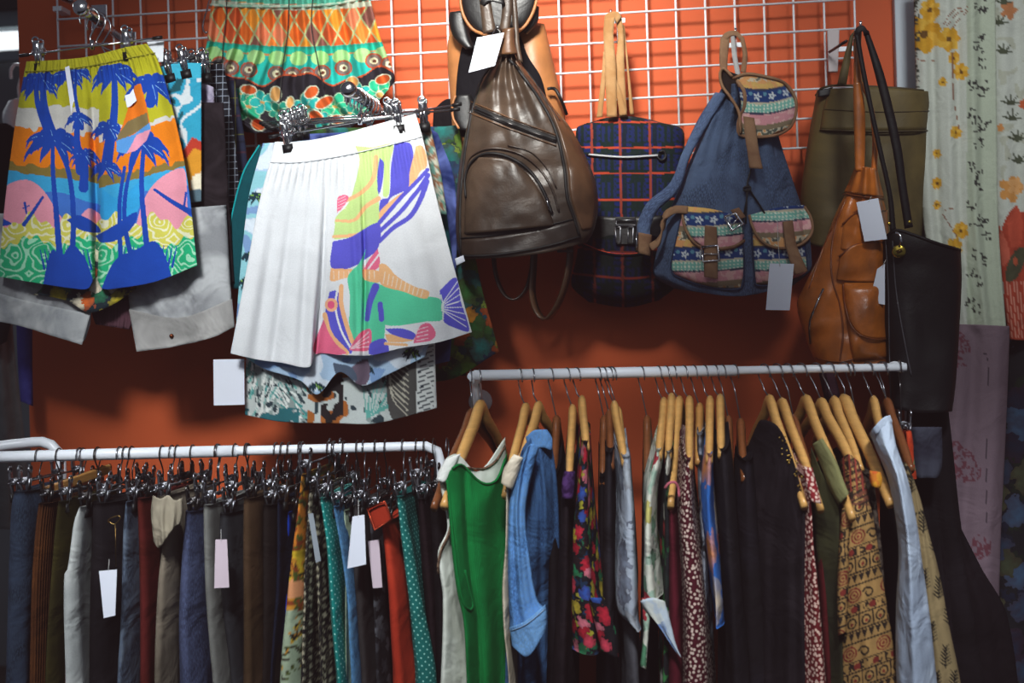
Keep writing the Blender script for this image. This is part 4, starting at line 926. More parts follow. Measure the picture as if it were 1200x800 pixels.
MB().sweep([P(a, b, q) for a, b in ((722, 258), (744, 258), (745, 264), (722, 264), (722, 258))], .0022, n=6).sweep([P(a, b, q) for a, b in ((721, 266), (727, 266), (727, 284), (722, 284), (721, 266))], .002, n=6).sweep([P(a, b, q) for a, b in ((736, 266), (742, 266), (742, 284), (736, 284), (736, 266))], .002, n=6).build('buckle', M_STEEL, o)
for rows, Y in (([[(708, 22), (721, 20)], [(707, 40), (719, 38)], [(709, 80), (722, 80)], [(711, 137), (723, 137)]], -.165), ([[(720, 18), (729, 22)], [(724, 40), (731, 42)], [(721, 84), (732, 84)], [(726, 137), (735, 137)]], -.15), ([[(707, 60), (711, 66)], [(705, 86), (711, 84)], [(699, 138), (706, 137)]], -.14), ([[(726, 26), (732, 30)], [(733, 66), (736, 70)], [(738, 134), (743, 134)]], -.13)):
    loft('canvas_strap', rows, Y, TANW, o, tf=.0022, pu=9, surf=False, res=3)
loft('canvas_strap', [[(708, 24), (709, 18), (716, 14), (724, 14), (729, 20)], [(714, 28), (716, 24), (718, 22), (721, 23), (723, 28)]], -.158, TANW, o, tf=.006, surf=False, res=2)
loft('canvas_strap', [[(708, 78), (712, 70)], [(722, 112), (727, 104)], [(726, 136), (735, 134)]], -.16, TANW, o, tf=.002, pu=9, surf=False, res=3)

# ---- denim backpack
cdn = crop(720, 60, 2.5)
DEN = cloth('#39475f', '#4d5d78', 7, 1.0, fine=120); DENL = cloth('#435270', '#546684', 9, .7, fine=120); CANV = cloth('#9a785c', '#80604a', 14, .3)
def band_print(px, py, off=0, x0=0, bow=0):
    cv = Cv(px, py, '#d49aa0'); y = py - off - bow * np.sin((px - x0) / 70 * math.pi) + (px - x0) * .05
    k = np.floor(y / 2.2).astype(int); b = np.mod(y, 66)
    n = vn(px, py, .25, 6)
    for lo, hi, c in ((0, 8, '#dcb36a'), (8, 10, '#3b4258'), (10, 24, '#22407a'), (24, 26, '#c9c2a8'), (26, 36, '#7fc0b0'), (36, 38, '#3b4258'), (38, 50, '#d8979f'), (50, 56, '#8a7a62'), (56, 66, '#d8cfb6')): cv.mask((b >= lo) & (b < hi), c)
    d = (np.mod(px, 4.4) - 2.2) ** 2 + (np.mod(y, 4.2) - 2.1) ** 2 < 1.3; cv.mask((b > 26) & (b < 36) & d, '#e9ecdc')
    r = np.hypot(np.mod(px + 5, 17) - 8.5, b - 17); a = np.arctan2(b - 17, np.mod(px + 5, 17) - 8.5); cv.mask((b > 10) & (b < 24) & (r < 3.6 + 1.4 * np.cos(5 * a)) & (r > 1.2), '#cfd8dc')
    cv.mask((b > 10) & (b < 24) & (np.hypot(np.mod(px + 13, 17) - 8.5, b - 14) < 2.4), '#5f93a8')
    cv.mask(((b < 8) | (b > 56)) & (n > .6), '#e2a56c'); cv.mask((b > 56) & (n < .35), '#5b6258'); cv.mask((b > 38) & (b < 50) & (n > .62), '#e3b3b0')
    return cv.c
o = thing('denim_backpack', 'blue denim backpack with two patterned pockets and tan canvas trim', 'backpack', P(862, 60, -.2))
def dfold(px, py, u, v):
    return .017 * np.exp(-v * 2.2) * np.sin(u * 24 + 1 - 2 * v) + .006 * np.sin(u * 11 + v * 3) + .004 * (vn(px, py, .05, 4) - .5) - .018 * np.exp(-((u - .5) / .05) ** 2) * np.clip(v - .5, 0, .5)
_, SD = loft('bag_body', [[(845, 104), (862, 98), (900, 112)], [(835, 124), (868, 118), (910, 150)], [(818, 165), (868, 165), (918, 178)], [(795, 222), (865, 222), (932, 220)], [(779, 262), (862, 265), (946, 262)], [(767, 305), (860, 312), (951, 300)], [(767, 324), (860, 336), (949, 318)], [(790, 338), (866, 347), (930, 334)]], -.185, DEN, o, tf=.08, tb=.03, pu=2.8, fold=dfold, res=2.6)
loft('shoulder_strap', [[(838, 108), (852, 110)], [(818, 140), (830, 146)], [(799, 180), (808, 186)], [(785, 214), (796, 222)], [(758, 238), (770, 248)], [(747, 262), (762, 268)], [(747, 276), (763, 280)]], -.25, DENL, o, tf=.006, pu=5, surf=False)
loft('strap_end', [[(748, 272), (764, 275)], [(747, 296), (762, 300)]], -.253, CANV, o, tf=.008, pu=6, surf=False)
MB().prism([(744.5, 272), (746.5, 272), (747.5, 294), (745.5, 294)], -.262, .004).build('metal_slider', M_CHROME, o)
ribbon('side_tape', [(806, 246), (790, 246), (779, 254), (776, 270), (770, 284), (762, 290)], .0095, -.262, CANV, o, .0018, ref=(.3, .3, .9))
flap = [[(861, 90), (872, 87), (895, 90), (918, 98)], [(866, 108), (884, 104), (910, 106), (931, 118)], [(869, 128), (886, 128), (912, 130), (931, 136)], [(868, 148), (886, 150), (908, 150), (924, 150)], [(868, 158), (884, 160), (898, 159), (910, 156)]]
loft('bag_mouth', [[(845, 80), (866, 88)], [(843, 96), (870, 110)], [(850, 112), (868, 130)], [(862, 128), (868, 150)]], -.24, cloth('#2a2220'), o, tf=.02, res=3)
MB().sweep(crs([P(858, 90, -.265), P(848, 80, -.262), P(844, 84, -.26), P(846, 100, -.262), P(856, 114, -.27), P(866, 132, -.275), P(868, 156, -.275)], 24), .006, .0035, n=8).build('mouth_binding', CANV, o)
_, SFL = loft('flap', flap, -.262, M_DYE2, o, tf=.016, tb=.006, fold=lambda x, y, u, v: .02 * (1 - v), col=lambda x, y: band_print(x, y, 92, 860, 6), res=1.2, pu=4)
oncurve('flap_binding', SFL, [(860, 92), (874, 87), (896, 90), (918, 97), (931, 114), (932, 132), (926, 148), (912, 157), (896, 160), (880, 160), (867, 157), (866, 142), (873, 124), (872, 106), (864, 94)], .0062, CANV, o, lift=-.001, ry=.004)
_, SFS = loft('flap_strap', [[(871, 136), (884, 138)], [(873, 160), (887, 160)], [(876, 180), (890, 180)], [(878, 197), (894, 198)]], -.305, CANV, o, tf=.0025, pu=8)
for pts in ([(880, 198), (876, 214), (875, 232), (874, 262)], [(877, 216), (874, 240), (868, 268), (862, 284)], [(878, 222), (890, 240), (896, 250)]): oncurve('drawcord', SD, pts, .0022, M_RUB, o, lift=.008)
oncurve('drawcord_knot', SD, [(871, 221), (876, 218), (880, 221), (875, 224), (871, 222)], .003, M_RUB, o, lift=.010)
def pocket(rows, fl, bind, strap, buck, off, x0, offf):
    _, s1 = loft('pocket', rows, 0, M_DYE2, o, on=SD, lift=-.002, tf=.022, tb=.001, pu=4, pv=6, col=lambda x, y: band_print(x, y, off, x0, 1), res=1.3)
    k = int(len(rows)); edge = [r[0] for r in rows] + [q for q in rows[-1][1:-1]] + [r[-1] for r in rows][::-1]
    oncurve('pocket_piping', SD, edge, .0018, cloth('#2f3d58'), o, lift=.005)
    _, s2 = loft('pocket_flap', fl, 0, M_DYE2, o, on=s1, lift=.004, tf=.006, tb=.002, pu=5, col=lambda x, y: band_print(x, y, offf, x0, 2), res=1.3)
    oncurve('flap_binding', s2, bind, .0056, CANV, o, lift=-.001, ry=.0035)
    _, s3 = loft('pocket_strap', strap, 0, CANV, o, on=s2, lift=.006, tf=.003, pu=8, res=2)
    cx, cy = buck
    if cx:
        f = [(cx - 11, cy - 8), (cx + 9, cy - 9), (cx + 10, cy + 8), (cx - 10, cy + 9), (cx - 11, cy - 8)]
        MB().sweep(s3.pts(crs(f, 5), .006), .0026, n=8).sweep(s3.pts([(cx - 10, cy), (cx + 9, cy + 1)], .008), .0016, n=6).build('buckle', M_CHROME, o)
    return s1
pocket([[(800, 244), (835, 248), (869, 256)], [(793, 276), (835, 280), (871, 286)], [(786, 312), (830, 322), (872, 318)], [(790, 322), (830, 336), (868, 338)]], [[(799, 241), (835, 245), (870, 254)], [(802, 258), (836, 262), (871, 268)], [(810, 278), (838, 284), (871, 280)], [(822, 288), (840, 291), (862, 288)]],
    [(800, 241), (800, 256), (806, 274), (818, 288), (838, 292), (860, 289), (872, 282)], [[(826, 264), (840, 266)], [(825, 290), (841, 291)], [(825, 324), (841, 327)]], (833, 297), 281, 800, 240)
pocket([[(880, 258), (912, 250), (940, 256)], [(882, 290), (914, 290), (944, 290)], [(884, 320), (915, 322), (946, 318)], [(886, 334), (914, 332), (942, 322)]], [[(878, 252), (912, 243), (942, 240)], [(882, 264), (914, 256), (951, 256)], [(890, 280), (916, 276), (950, 272)], [(902, 289), (918, 290), (940, 283)]],
    [(878, 252), (882, 266), (892, 282), (908, 290), (926, 290), (942, 284), (951, 272), (950, 256), (942, 242)], [[(917, 260), (929, 258)], [(921, 290), (934, 288)], [(931, 322), (947, 318)]], (0, 0), 280, 880, 222)
q = SD.Y(860, 260) - .045
MB().sweep([P(a, b, q) for a, b in ((849, 254), (862, 250), (871, 262), (858, 270), (849, 254))], .0028, n=8).sweep([P(856, 266, q), P(864, 256, q - .004)], .002, n=6).build('buckle', M_CHROME, o)
loft('buckle_strap', [[(856, 246), (866, 243)], [(864, 258), (874, 254)]], q + .004, CANV, o, tf=.004, surf=False, res=2)
for rows in ([[(844, 44), (856, 42)], [(843, 70), (853, 66)], [(845, 92), (852, 90)]], [[(856, 42), (861, 42)], [(858, 66), (864, 66)], [(862, 88), (868, 88)]], [[(866, 40), (872, 44)], [(870, 62), (876, 64)], [(868, 84), (874, 86)]]): loft('hanging_loop', rows, -.235, CANV if rows[0][0][0] != 856 else M_DYE, o, tf=.0025, pu=6, surf=False, col=None, res=2)
loft('hanging_loop', [[(844, 46), (850, 38), (862, 36), (872, 44)], [(850, 48), (856, 43), (862, 42), (868, 48)]], -.235, CANV, o, tf=.004, surf=False, res=2)
card('pale price card hanging in front of the denim backpack, right pocket', [(902, 308.5), (930.5, 309), (925.5, 363.5), (897.5, 363)], -.345, [(911, 258, -.3), (912, 285, -.335), (914, 312, -.347)])

# ---- olive bag
OLV = leather((92, 78, 44), .6, .62, .35, .3); OLD = leather((74, 62, 38), .6, .6, .3, .3)
o = thing('olive_bag', 'olive green leather shoulder bag with folded top band, far right', 'bag', P(1020, 105, -.14))
_, SO = loft('bag_body', [[(957, 106), (1020, 102), (1089, 107)], [(954, 125), (1020, 122), (1090, 122)], [(949, 152), (1020, 154), (1089, 152)], [(943, 190), (1020, 195), (1087, 195)], [(938, 235), (1020, 245), (1083, 245)], [(942, 285), (1020, 300), (1078, 300)]], -.13, OLV, o, tf=.055, tb=.04, pu=4, fold=bagfold(.004), res=4)
_, SOB = loft('top_band', [[(973, 104), (1030, 103), (1090, 107)], [(965, 125), (1030, 124), (1091, 122)], [(961, 152), (1030, 153), (1088, 152)]], 0, OLV, o, on=SO, lift=.002, tf=.007, tb=.001, pu=7, res=4)
oncurve('band_seam', SOB, [(967, 128), (1030, 131), (1089, 130)], .0012, OLD, o, lift=.001); oncurve('band_edge', SOB, [(961, 152), (1030, 154), (1088, 153)], .0022, OLD, o)
oncurve('mouth_edge', SO, [(956, 112), (962, 104), (980, 100), (1010, 101), (1050, 103), (1082, 106)], .0028, OLD, o, lift=-.01)
loft('mouth_lining', [[(958, 106), (976, 102)], [(958, 114), (974, 112)]], SO.Y(966, 110) - .008, M_RUB, o, tf=.004, surf=False, res=2)
loft('strap', [[(996, 42), (1001, 36)], [(988, 70), (997, 68)], [(981, 99), (992, 99)]], -.2, OLV, o, tf=.003, pu=6, surf=False, res=3)
loft('strap', [[(1001, 36), (1007, 36)], [(1000, 60), (1010, 60)], [(1004, 102), (1014, 102)]], -.18, OLV, o, tf=.003, pu=6, surf=False, res=3)

# ---- orange brown leather bag
ORL = leather((192, 106, 36), .28, .5, .6); ORD = leather((132, 68, 28), .32, .5, .6); c2 = crop(900, 180, 2.6667)
o = thing('leather_sling_bag', 'glossy orange brown leather bag with slanted side zip', 'bag', P(1008, 190, -.3))
def ofold(px, py, u, v): return .006 * (vn(px, py, .05, 5) - .5) * 2 + .008 * np.exp(-v * 3) * np.sin(u * 16) + .004 * np.sin(px * .12 + py * .05)
_, SOr = loft('bag_body', [[(1002, 197), (1028, 199)], [(992, 224), (1034, 230)], [(980, 248), (1038, 245)], [(962, 295), (1042, 290)], [(940, 340), (1044, 340)], [(934, 358), (1044, 362)], [(944, 395), (1044, 395)], [(954, 420), (1042, 418)], [(966, 436), (1040, 430)]], -.28, ORL, o, tf=.07, tb=.04, pu=2.6, fold=ofold, res=2.4)
loft('neck_collar', [[(1002, 194), (1028, 197)], [(996, 210), (1031, 212)], [(989, 225), (1036, 231)]], 0, ORL, o, on=SOr, lift=.0, tf=.010, res=2.4)
oncurve('collar_seam', SOr, [(989, 227), (1010, 230), (1036, 233)], .0022, ORD, o, lift=.006)
for pts in ([(992, 232), (980, 262), (974, 300), (976, 330), (984, 356), (988, 390), (984, 425)], [(990, 236), (965, 290), (948, 338)]): oncurve('seam', SOr, pts, .0022, ORD, o, lift=.001)
_, s1 = loft('slot_pocket', [[(988, 262), (1000, 252), (1020, 248), (1040, 246)], [(985, 292), (1010, 294), (1042, 292)]], 0, ORL, o, on=SOr, lift=0, tf=.007, tb=.001, res=2.4)
_, s2 = loft('slot_pocket', [[(984, 300), (1000, 288), (1020, 284), (1042, 283)], [(980, 328), (1010, 330), (1044, 330)]], 0, ORL, o, on=SOr, lift=.003, tf=.009, tb=.001, res=2.4)
oncurve('pocket_edge', SOr, [(987, 263), (1000, 252), (1018, 248), (1038, 247)], .0022, ORD, o, lift=.006); oncurve('pocket_edge', SOr, [(983, 301), (1000, 288), (1020, 284), (1042, 284)], .0022, ORD, o, lift=.009)
_, s3 = loft('lower_pocket', [[(990, 334), (1044, 332)], [(992, 365), (1044, 365)], [(995, 400), (1044, 400)], [(1000, 424), (1042, 420)]], 0, ORL, o, on=SOr, lift=0, tf=.02, tb=.001, pu=4, pv=8, res=2.4)
_, s4 = loft('pocket_flap', [[(988, 331), (1015, 331), (1044, 330)], [(990, 355), (1018, 355), (1044, 355)], [(996, 378), (1018, 380), (1044, 380)], [(1008, 392), (1022, 396), (1044, 396)]], 0, ORL, o, on=s3, lift=.003, tf=.006, tb=.001, res=2.4)
oncurve('flap_edge', s4, [(988, 332), (990, 355), (996, 378), (1006, 391), (1022, 397), (1043, 397)], .0018, ORD, o)
oncurve('zip_tape', SOr, [(965, 338), (957, 356), (949, 378), (950, 402)], .0060, ZIP, o, ry=.002); oncurve('zip_teeth', SOr, [(965, 338), (957, 356), (949, 378), (950, 402)], .0026, M_CHROME, o, lift=.004)
MB().sweep(SOr.pts([(962, 344), (956, 358), (954, 364)], .008), .003, .0015, n=6).build('zip_pull', M_CHROME, o)
oncurve('bottom_seam', SOr, [(956, 420), (984, 424), (1010, 418), (1040, 414)], .0018, ORD, o)
for rows, Y in (([[(1000, 96), (1009, 96)], [(1000, 120), (1013, 122)], [(1001, 160), (1014, 160)], [(1002, 200), (1013, 200)]], -.345), ([[(1005, 96), (1011, 96)], [(1016, 118), (1022, 120)], [(1022, 160), (1029, 160)], [(1021, 200), (1028, 200)]], -.335), ([[(1004, 36), (1010, 36)], [(1001, 60), (1009, 60)], [(1000, 100), (1010, 100)]], -.335)):
    loft('handle', rows, Y, ORL, o, tf=.005, pu=3, surf=False, res=2.4)
card('white paper tag tied high on the orange brown leather bag', [(1003.5, 237), (1029, 232), (1039.5, 280), (1013, 283)], -.372, [(1022, 228, -.35), (1018, 236, -.374)], grp=None)
card('white paper tag between the orange brown bag and the black bag', [(1028, 315), (1037, 309), (1037, 357), (1019, 353.5)], -.36, [(1040, 300, -.35), (1034, 313, -.362)])

# ---- black tote
BT = leather((17, 15, 17), .55, .75, .5, .2)
o = thing('black_tote', 'large black leather tote with a round gold clasp', 'bag', P(1075, 280, -.38))
_, STt = loft('bag_body', [[(1036, 278), (1050, 268), (1070, 274), (1098, 284), (1126, 292)], [(1034, 320), (1075, 322), (1127, 330)], [(1036, 380), (1078, 380), (1124, 390)], [(1041, 440), (1078, 440), (1120, 450)], [(1045, 478), (1080, 484), (1116, 482)]], -.33, BT, o, tf=.05, tb=.04, pu=3, fold=bagfold(.005), res=4)
for pts in ([(1038, 282), (1041, 340), (1042, 400), (1044, 470)], [(1046, 282), (1050, 340), (1060, 400), (1068, 440)]): oncurve('seam', STt, pts, .0016, leather((60, 58, 62), .4), o)
oncurve('top_edge', STt, [(1036, 279), (1050, 270), (1070, 275), (1098, 285), (1125, 293)], .0035, BT, o, lift=0)
for rows, Y in (([[(1001, 40), (1007, 40)], [(1010, 90), (1016, 90)], [(1027, 170), (1033, 170)], [(1040, 230), (1046, 230)], [(1043, 272), (1050, 270)]], -.365), ([[(1010, 32), (1018, 36)], [(1026, 90), (1037, 90)], [(1045, 170), (1056, 170)], [(1052, 215), (1062, 215)], [(1060, 268), (1070, 266)]], -.355)):
    loft('strap', rows, Y, BT, o, tf=.004, pu=5, surf=False, res=4)
loft('strap', [[(1000, 42), (1004, 32), (1012, 30), (1019, 40)], [(1007, 44), (1008, 38), (1011, 37), (1012, 42)]], -.36, BT, o, tf=.008, surf=False, res=2)
GOLD = metal((196, 168, 70), .25); gp = P(1053.5, 294.5, STt.Y(1054, 294) - .008); nn = CAM - gp; nn /= np.linalg.norm(nn)
MB().sweep([gp - nn * .002, gp + nn * .001, gp + nn * .003], [.0145, .0145, .012], n=24).build('clasp', GOLD, o)
MB().sweep([gp + nn * .003 + np.array([-.005, 0, -.002]), gp + nn * .005 + np.array([.006, 0, .003])], .004, n=8).build('clasp_knob', metal((120, 92, 50), .3), o)
MB().sweep(crs([gp + np.array([.0, -.004, .012]), P(1056, 284, -.4), P(1055, 276, -.4), P(1050, 272, -.395)], 14), .0025, n=8).build('ring', M_CHROME, o)
for x, y in ((1042, 262), (1066, 260)): MB().ball(P(x, y, -.372), [.004, .002, .004], 8).build('stud', GOLD, o)
# ---- pale bracket clip on grid
o = thing('grid_clip', 'pale plastic strip hooked on the wire grid beside the bag pegs', 'hook', P(976, 36, GY))
MB().prism([(969.5, 35), (984, 34), (982, 84), (971, 84)], -.075, .012).build('strip', paint('pale_plastic', (196, 184, 184), .5), o, smooth=False, bevel=.002)
MB().sweep([P(972, 61, -.09), P(992, 48, -.16)], .0035, n=8).build('prong', M_DARKST, o)
# ================================================================ trousers and skirts on the lower left rack
GT = 'trousers and skirts on the lower left rack'
def hung(name, label, cat, mat, rows, Yn=-.66, D=.30, col=None, seed=0, hang=True, skew=0, barz=None, htxt=None, jit=0, group=None, mathang=None, **kw):
    a = np.array([skew, 1.0, 0]); a /= np.linalg.norm(a)
    rows = [tuple(r) for r in rows]
    y, l, r = rows[-1]
    if y < 1000: rows.append((1000, l + (l - rows[-2][1]) * .35, r + (r - rows[-2][2]) * .35))
    o = slab(name, rows, Yn, D, mat, None, a, col=col, seed=seed, label=label, cat=cat, group=group, **kw)
    if hang:
        w = P((rows[0][1] + rows[0][2]) / 2, rows[0][0] - 10, Yn)
        hh = rack_clip_hanger('clip hanger holding the ' + (htxt or label), w[0], w[2], Yn + .012, D - .03, a=a, jitter=jit)
    return o
def mosaic(px, py):
    cv = Cv(px, py, '#c98a2c'); n = vn(px, py, .11, 3); n2 = vn(px, py, .22, 5)
    cv.mask(n > .52, '#4f5a22'); cv.mask(n2 > .66, '#8e3f1c'); cv.mask((n < .3), '#d8b52e'); cv.mask((n2 < .22), '#2c2416'); cv.mask((py < 640) & (n2 > .45) & (n < .6), '#d57f2a')
    cv.mask((py > 715) & (px > 328) & (n2 > .3), '#a7b79a'); cv.mask((py > 680) & (py < 700) & (px > 335), '#e29a6a')
    return cv.c
def lattice(px, py):
    cv = Cv(px, py, '#17161a'); a = (np.mod(px, 8) - 4); b = (np.mod(py + (np.floor(px / 8) % 2) * 5, 10) - 5); r = np.hypot(a, b); th = np.arctan2(b, a)
    cv.mask(r < 2.2 + 1.0 * np.cos(6 * th), '#b9b096'); cv.mask(np.abs(r - 4.4) < .4, '#5a5444'); return cv.c
TEAL = dots('#0f7f78', '#9fd8cc', .0125, .15); TEALD = dots('#0d5f5a', '#86c4b8', .011, .17)
S = []
def sk(*a, **k): S.append((a, k))
sk('trousers', 'dark navy denim trousers, leftmost on the lower left rack', 'trousers', cloth('#1c2532', '#283344', 10, .7, fine=100), [(576, 8, 36), (592, 2, 40), (640, -2, 38), (720, -6, 34), (800, -8, 32)], seed=1, rib=0)
sk('trousers', 'rust brown corduroy trousers between navy denim and olive pairs', 'trousers', cloth('#5b3418', '#432512', 8, .6, rib=50), [(590, 38, 58), (620, 34, 56), (700, 28, 52), (800, 26, 50)], seed=2)
sk('trousers', 'dark olive trousers beside the rust corduroy ones', 'trousers', cloth('#3b3516', '#2a2610', 8, .6), [(588, 62, 78), (630, 56, 74), (720, 50, 68), (800, 48, 66)], seed=3)
sk('trousers', 'crimson trousers, thin edge showing left of the white jeans', 'trousers', cloth('#7a2430'), [(602, 78, 86), (650, 76, 84), (800, 70, 78)], seed=4, Yn=-.62, D=.26)
sk('jeans', 'white jeans hanging on the lower left rack', 'jeans', cloth('#b4b8b6', '#c9ccc8', 6, .7), [(594, 88, 98), (610, 80, 97), (640, 75, 95), (668, 70, 93), (672, 66, 92), (720, 64, 92), (800, 65, 93)], seed=5, Yn=-.68)
sk('skirt', 'black skirt right of the white jeans on the lower left rack', 'skirt', cloth('#131114', '#1c191c', 6, .6), [(590, 97, 132), (640, 97, 136), (720, 94, 134), (800, 92, 132)], seed=6, Yn=-.655)
sk('jeans', 'faded blue grey denim jeans beside dark red trousers', 'jeans', cloth('#3d4756', '#5a6572', 14, .9, fine=70), [(588, 145, 153), (620, 140, 155), (680, 137, 154), (740, 134, 153), (800, 131, 150)], seed=7, Yn=-.67)
sk('trousers', 'dark red trousers beside the faded blue grey jeans', 'trousers', cloth('#571c1a', '#45160f', 6, .5), [(584, 153, 173), (640, 154, 176), (720, 154, 176), (800, 154, 176)], seed=8)
sk('skirt', 'black skirt between dark red trousers and beige paperbag trousers', 'skirt', cloth('#151114', None, 6, .5), [(586, 172, 182), (660, 174, 184), (800, 172, 182)], seed=9, Yn=-.63)
sk('trousers', 'beige trousers with a ruffled paperbag waist', 'trousers', cloth('#655c50', '#786e60', 7, .7), [(582, 178, 196), (600, 179, 200), (622, 181, 202), (640, 183, 201), (680, 178, 200), (740, 174, 199), (800, 172, 196)], seed=10, Yn=-.67)
sk('jeans', 'slate blue denim jeans right of the beige paperbag trousers', 'jeans', cloth('#333a52', '#3f4660', 12, .6, fine=90), [(600, 210, 231), (615, 209, 231), (660, 205, 231), (730, 202, 230), (800, 202, 232)], seed=11, Yn=-.665)
sk('trousers', 'pale grey trousers with a pressed crease on the lower left rack', 'trousers', cloth('#6a6a66', '#767672', 6, .5), [(592, 232, 249), (640, 232, 250), (700, 233, 253), (760, 238, 258), (800, 242, 262)], seed=12, Yn=-.67)
sk('skirt', 'charcoal grey skirt carrying a pink white tag', 'skirt', cloth('#26272a', '#2f3033', 6, .5), [(602, 252, 274), (640, 250, 276), (720, 254, 279), (800, 262, 284)], seed=13, Yn=-.64)
sk('trousers', 'dark chocolate brown trousers in the middle of the lower left rack', 'trousers', cloth('#41301f', '#4b3828', 6, .4), [(584, 280, 299), (600, 279, 300), (680, 279, 300), (800, 280, 302)], seed=14, Yn=-.68, pw=4)
sk('trousers', 'black brown trousers right of the chocolate brown ones', 'trousers', cloth('#1f1917', None, 6, .5), [(592, 302, 322), (680, 302, 322), (800, 302, 320)], seed=15, Yn=-.65)
sk('trousers', 'midnight blue trousers left of the mustard print trousers', 'trousers', cloth('#161b2c', None, 6, .5), [(586, 322, 332), (680, 320, 332), (800, 312, 322)], seed=16, Yn=-.64)
sk('skirt', 'cobalt blue skirt barely showing beside the mustard print', 'skirt', cloth('#1c44c0'), [(600, 334, 341), (625, 333, 340), (640, 333, 338), (800, 330, 334)], seed=17, Yn=-.60, D=.2)
sk('trousers', 'mustard, orange and green painterly print trousers', 'trousers', M_DYE, [(556, 351, 356), (575, 347, 356), (610, 341, 355), (660, 332, 353), (720, 324, 352), (800, 317, 350)], col=mosaic, seed=18, Yn=-.69, n=70, nv=160)
sk('trousers', 'black trousers with a small cream flower lattice print', 'trousers', M_DYE, [(575, 360, 367), (600, 357, 368), (660, 354, 366), (720, 352, 364), (800, 348, 362)], col=lattice, seed=19, Yn=-.67, n=80, nv=220)
sk('skirt', 'black skirt with faint cream flowers, between lattice print and teal dots', 'skirt', M_DYE, [(590, 366, 374), (660, 367, 378), (740, 370, 382), (800, 372, 386)], col=lattice, seed=20, Yn=-.64, n=60, nv=160)
sk('trousers', 'narrow teal trousers with white polka dots beside light blue jeans', 'trousers', TEAL, [(584, 369, 381), (600, 371, 384), (640, 376, 391), (700, 380, 396), (760, 384, 400), (800, 387, 403)], seed=21, Yn=-.685)
sk('jeans', 'light blue denim jeans between teal dots and grey trousers', 'jeans', cloth('#3f6a90', '#557fa2', 10, .6, fine=90), [(594, 386, 397), (606, 388, 399), (640, 393, 405), (700, 400, 413), (760, 403, 417), (800, 405, 420)], seed=22, Yn=-.69)
sk('shorts', 'pale mint green shorts barely showing beside the light blue jeans', 'shorts', cloth('#a9bba0'), [(598, 400, 408), (620, 401, 409), (645, 404, 410), (700, 404, 409)], seed=23, Yn=-.66, D=.2)
sk('trousers', 'charcoal trousers under the large white tag', 'trousers', cloth('#332f2f', '#3b3737', 6, .4), [(592, 411, 425), (640, 412, 428), (670, 410, 430), (740, 414, 434), (800, 418, 438)], seed=24, Yn=-.665)
sk('skirt', 'black print skirt left of the orange red trousers', 'skirt', floral('#171619', ['#3a3a40', '#26262a', '#55565c'], 30, .4), [(600, 428, 440), (680, 432, 446), (800, 438, 452)], seed=25, Yn=-.64)
sk('trousers', 'bright orange red trousers with a tab waistband', 'trousers', cloth('#a8321f', '#b43a24', 6, .35), [(612, 441, 458), (624, 442, 460), (650, 444, 466), (700, 448, 474), (760, 452, 478), (800, 454, 482)], seed=26, Yn=-.69)
sk('skirt', 'wide teal polka dot skirt near the right end of its rack', 'skirt', TEALD, [(582, 459, 473), (600, 461, 476), (625, 463, 480), (640, 464, 484), (700, 470, 494), (760, 474, 507), (800, 476, 513)], seed=27, Yn=-.69, pleat=.2)
sk('trousers', 'black trousers behind the teal polka dot skirt', 'trousers', cloth('#1a1013', None, 6, .5), [(585, 484, 500), (650, 488, 508), (720, 494, 514), (800, 496, 518)], seed=28, Yn=-.655)
sk('trousers', 'black trousers closest to the right end post', 'trousers', cloth('#120e10', None, 6, .5), [(580, 500, 516), (650, 504, 522), (720, 508, 524), (800, 508, 526)], seed=29, Yn=-.66, D=.17)
for i, (a, k) in enumerate(S):
    k.pop('rib', None); hung(*a, group=None, jit=i % 3 - 1, **k)
# details
def partof(nm): return [o for o in bpy.data.objects if o.get('label', '') .startswith(nm)][0]
BG = partof('beige trousers'); 
loft('waist_ruffle', [[(179, 580), (188, 584), (197, 580), (205, 586), (214, 583)], [(177, 600), (190, 604), (202, 602), (214, 600)], [(180, 634), (186, 642), (194, 632), (204, 618), (212, 612)]], -.69, cloth('#857c6c', '#9a917e', 9, .9), BG, tf=.014, fold=wavefold(3, .006, 1), surf=False)
OR_ = partof('bright orange red')
loft('waist_tab', [[(431, 596), (452, 588)], [(433, 608), (457, 600)], [(438, 622), (459, 610)]], -.715, cloth('#9c2f1c'), OR_, tf=.006, surf=False)
MB().sweep(np.array([P(a, b, -.727) for a, b in ((430.5, 596), (451, 587), (459.5, 608), (439, 621), (430.5, 596))]), .0022, n=6).build('buckle', metal((150, 60, 40), .4), OR_)
# extra empty clip hangers
for x, y, t in ((14, 566, 'leftmost empty clip hanger on the lower left rack'), (232, 574, 'empty clip hanger above the pale grey trousers'), (268, 570, 'empty clip hanger above the charcoal skirt'), (486, 556, 'spare clip hanger near the right end of the lower left rack'), (120, 572, 'spare clip hanger above the black skirt'), (312, 568, 'spare clip hanger above the black brown trousers')):
    w = P(x, y, -.6); rack_clip_hanger(t, w[0], w[2], -.6, .22, jitter=1)
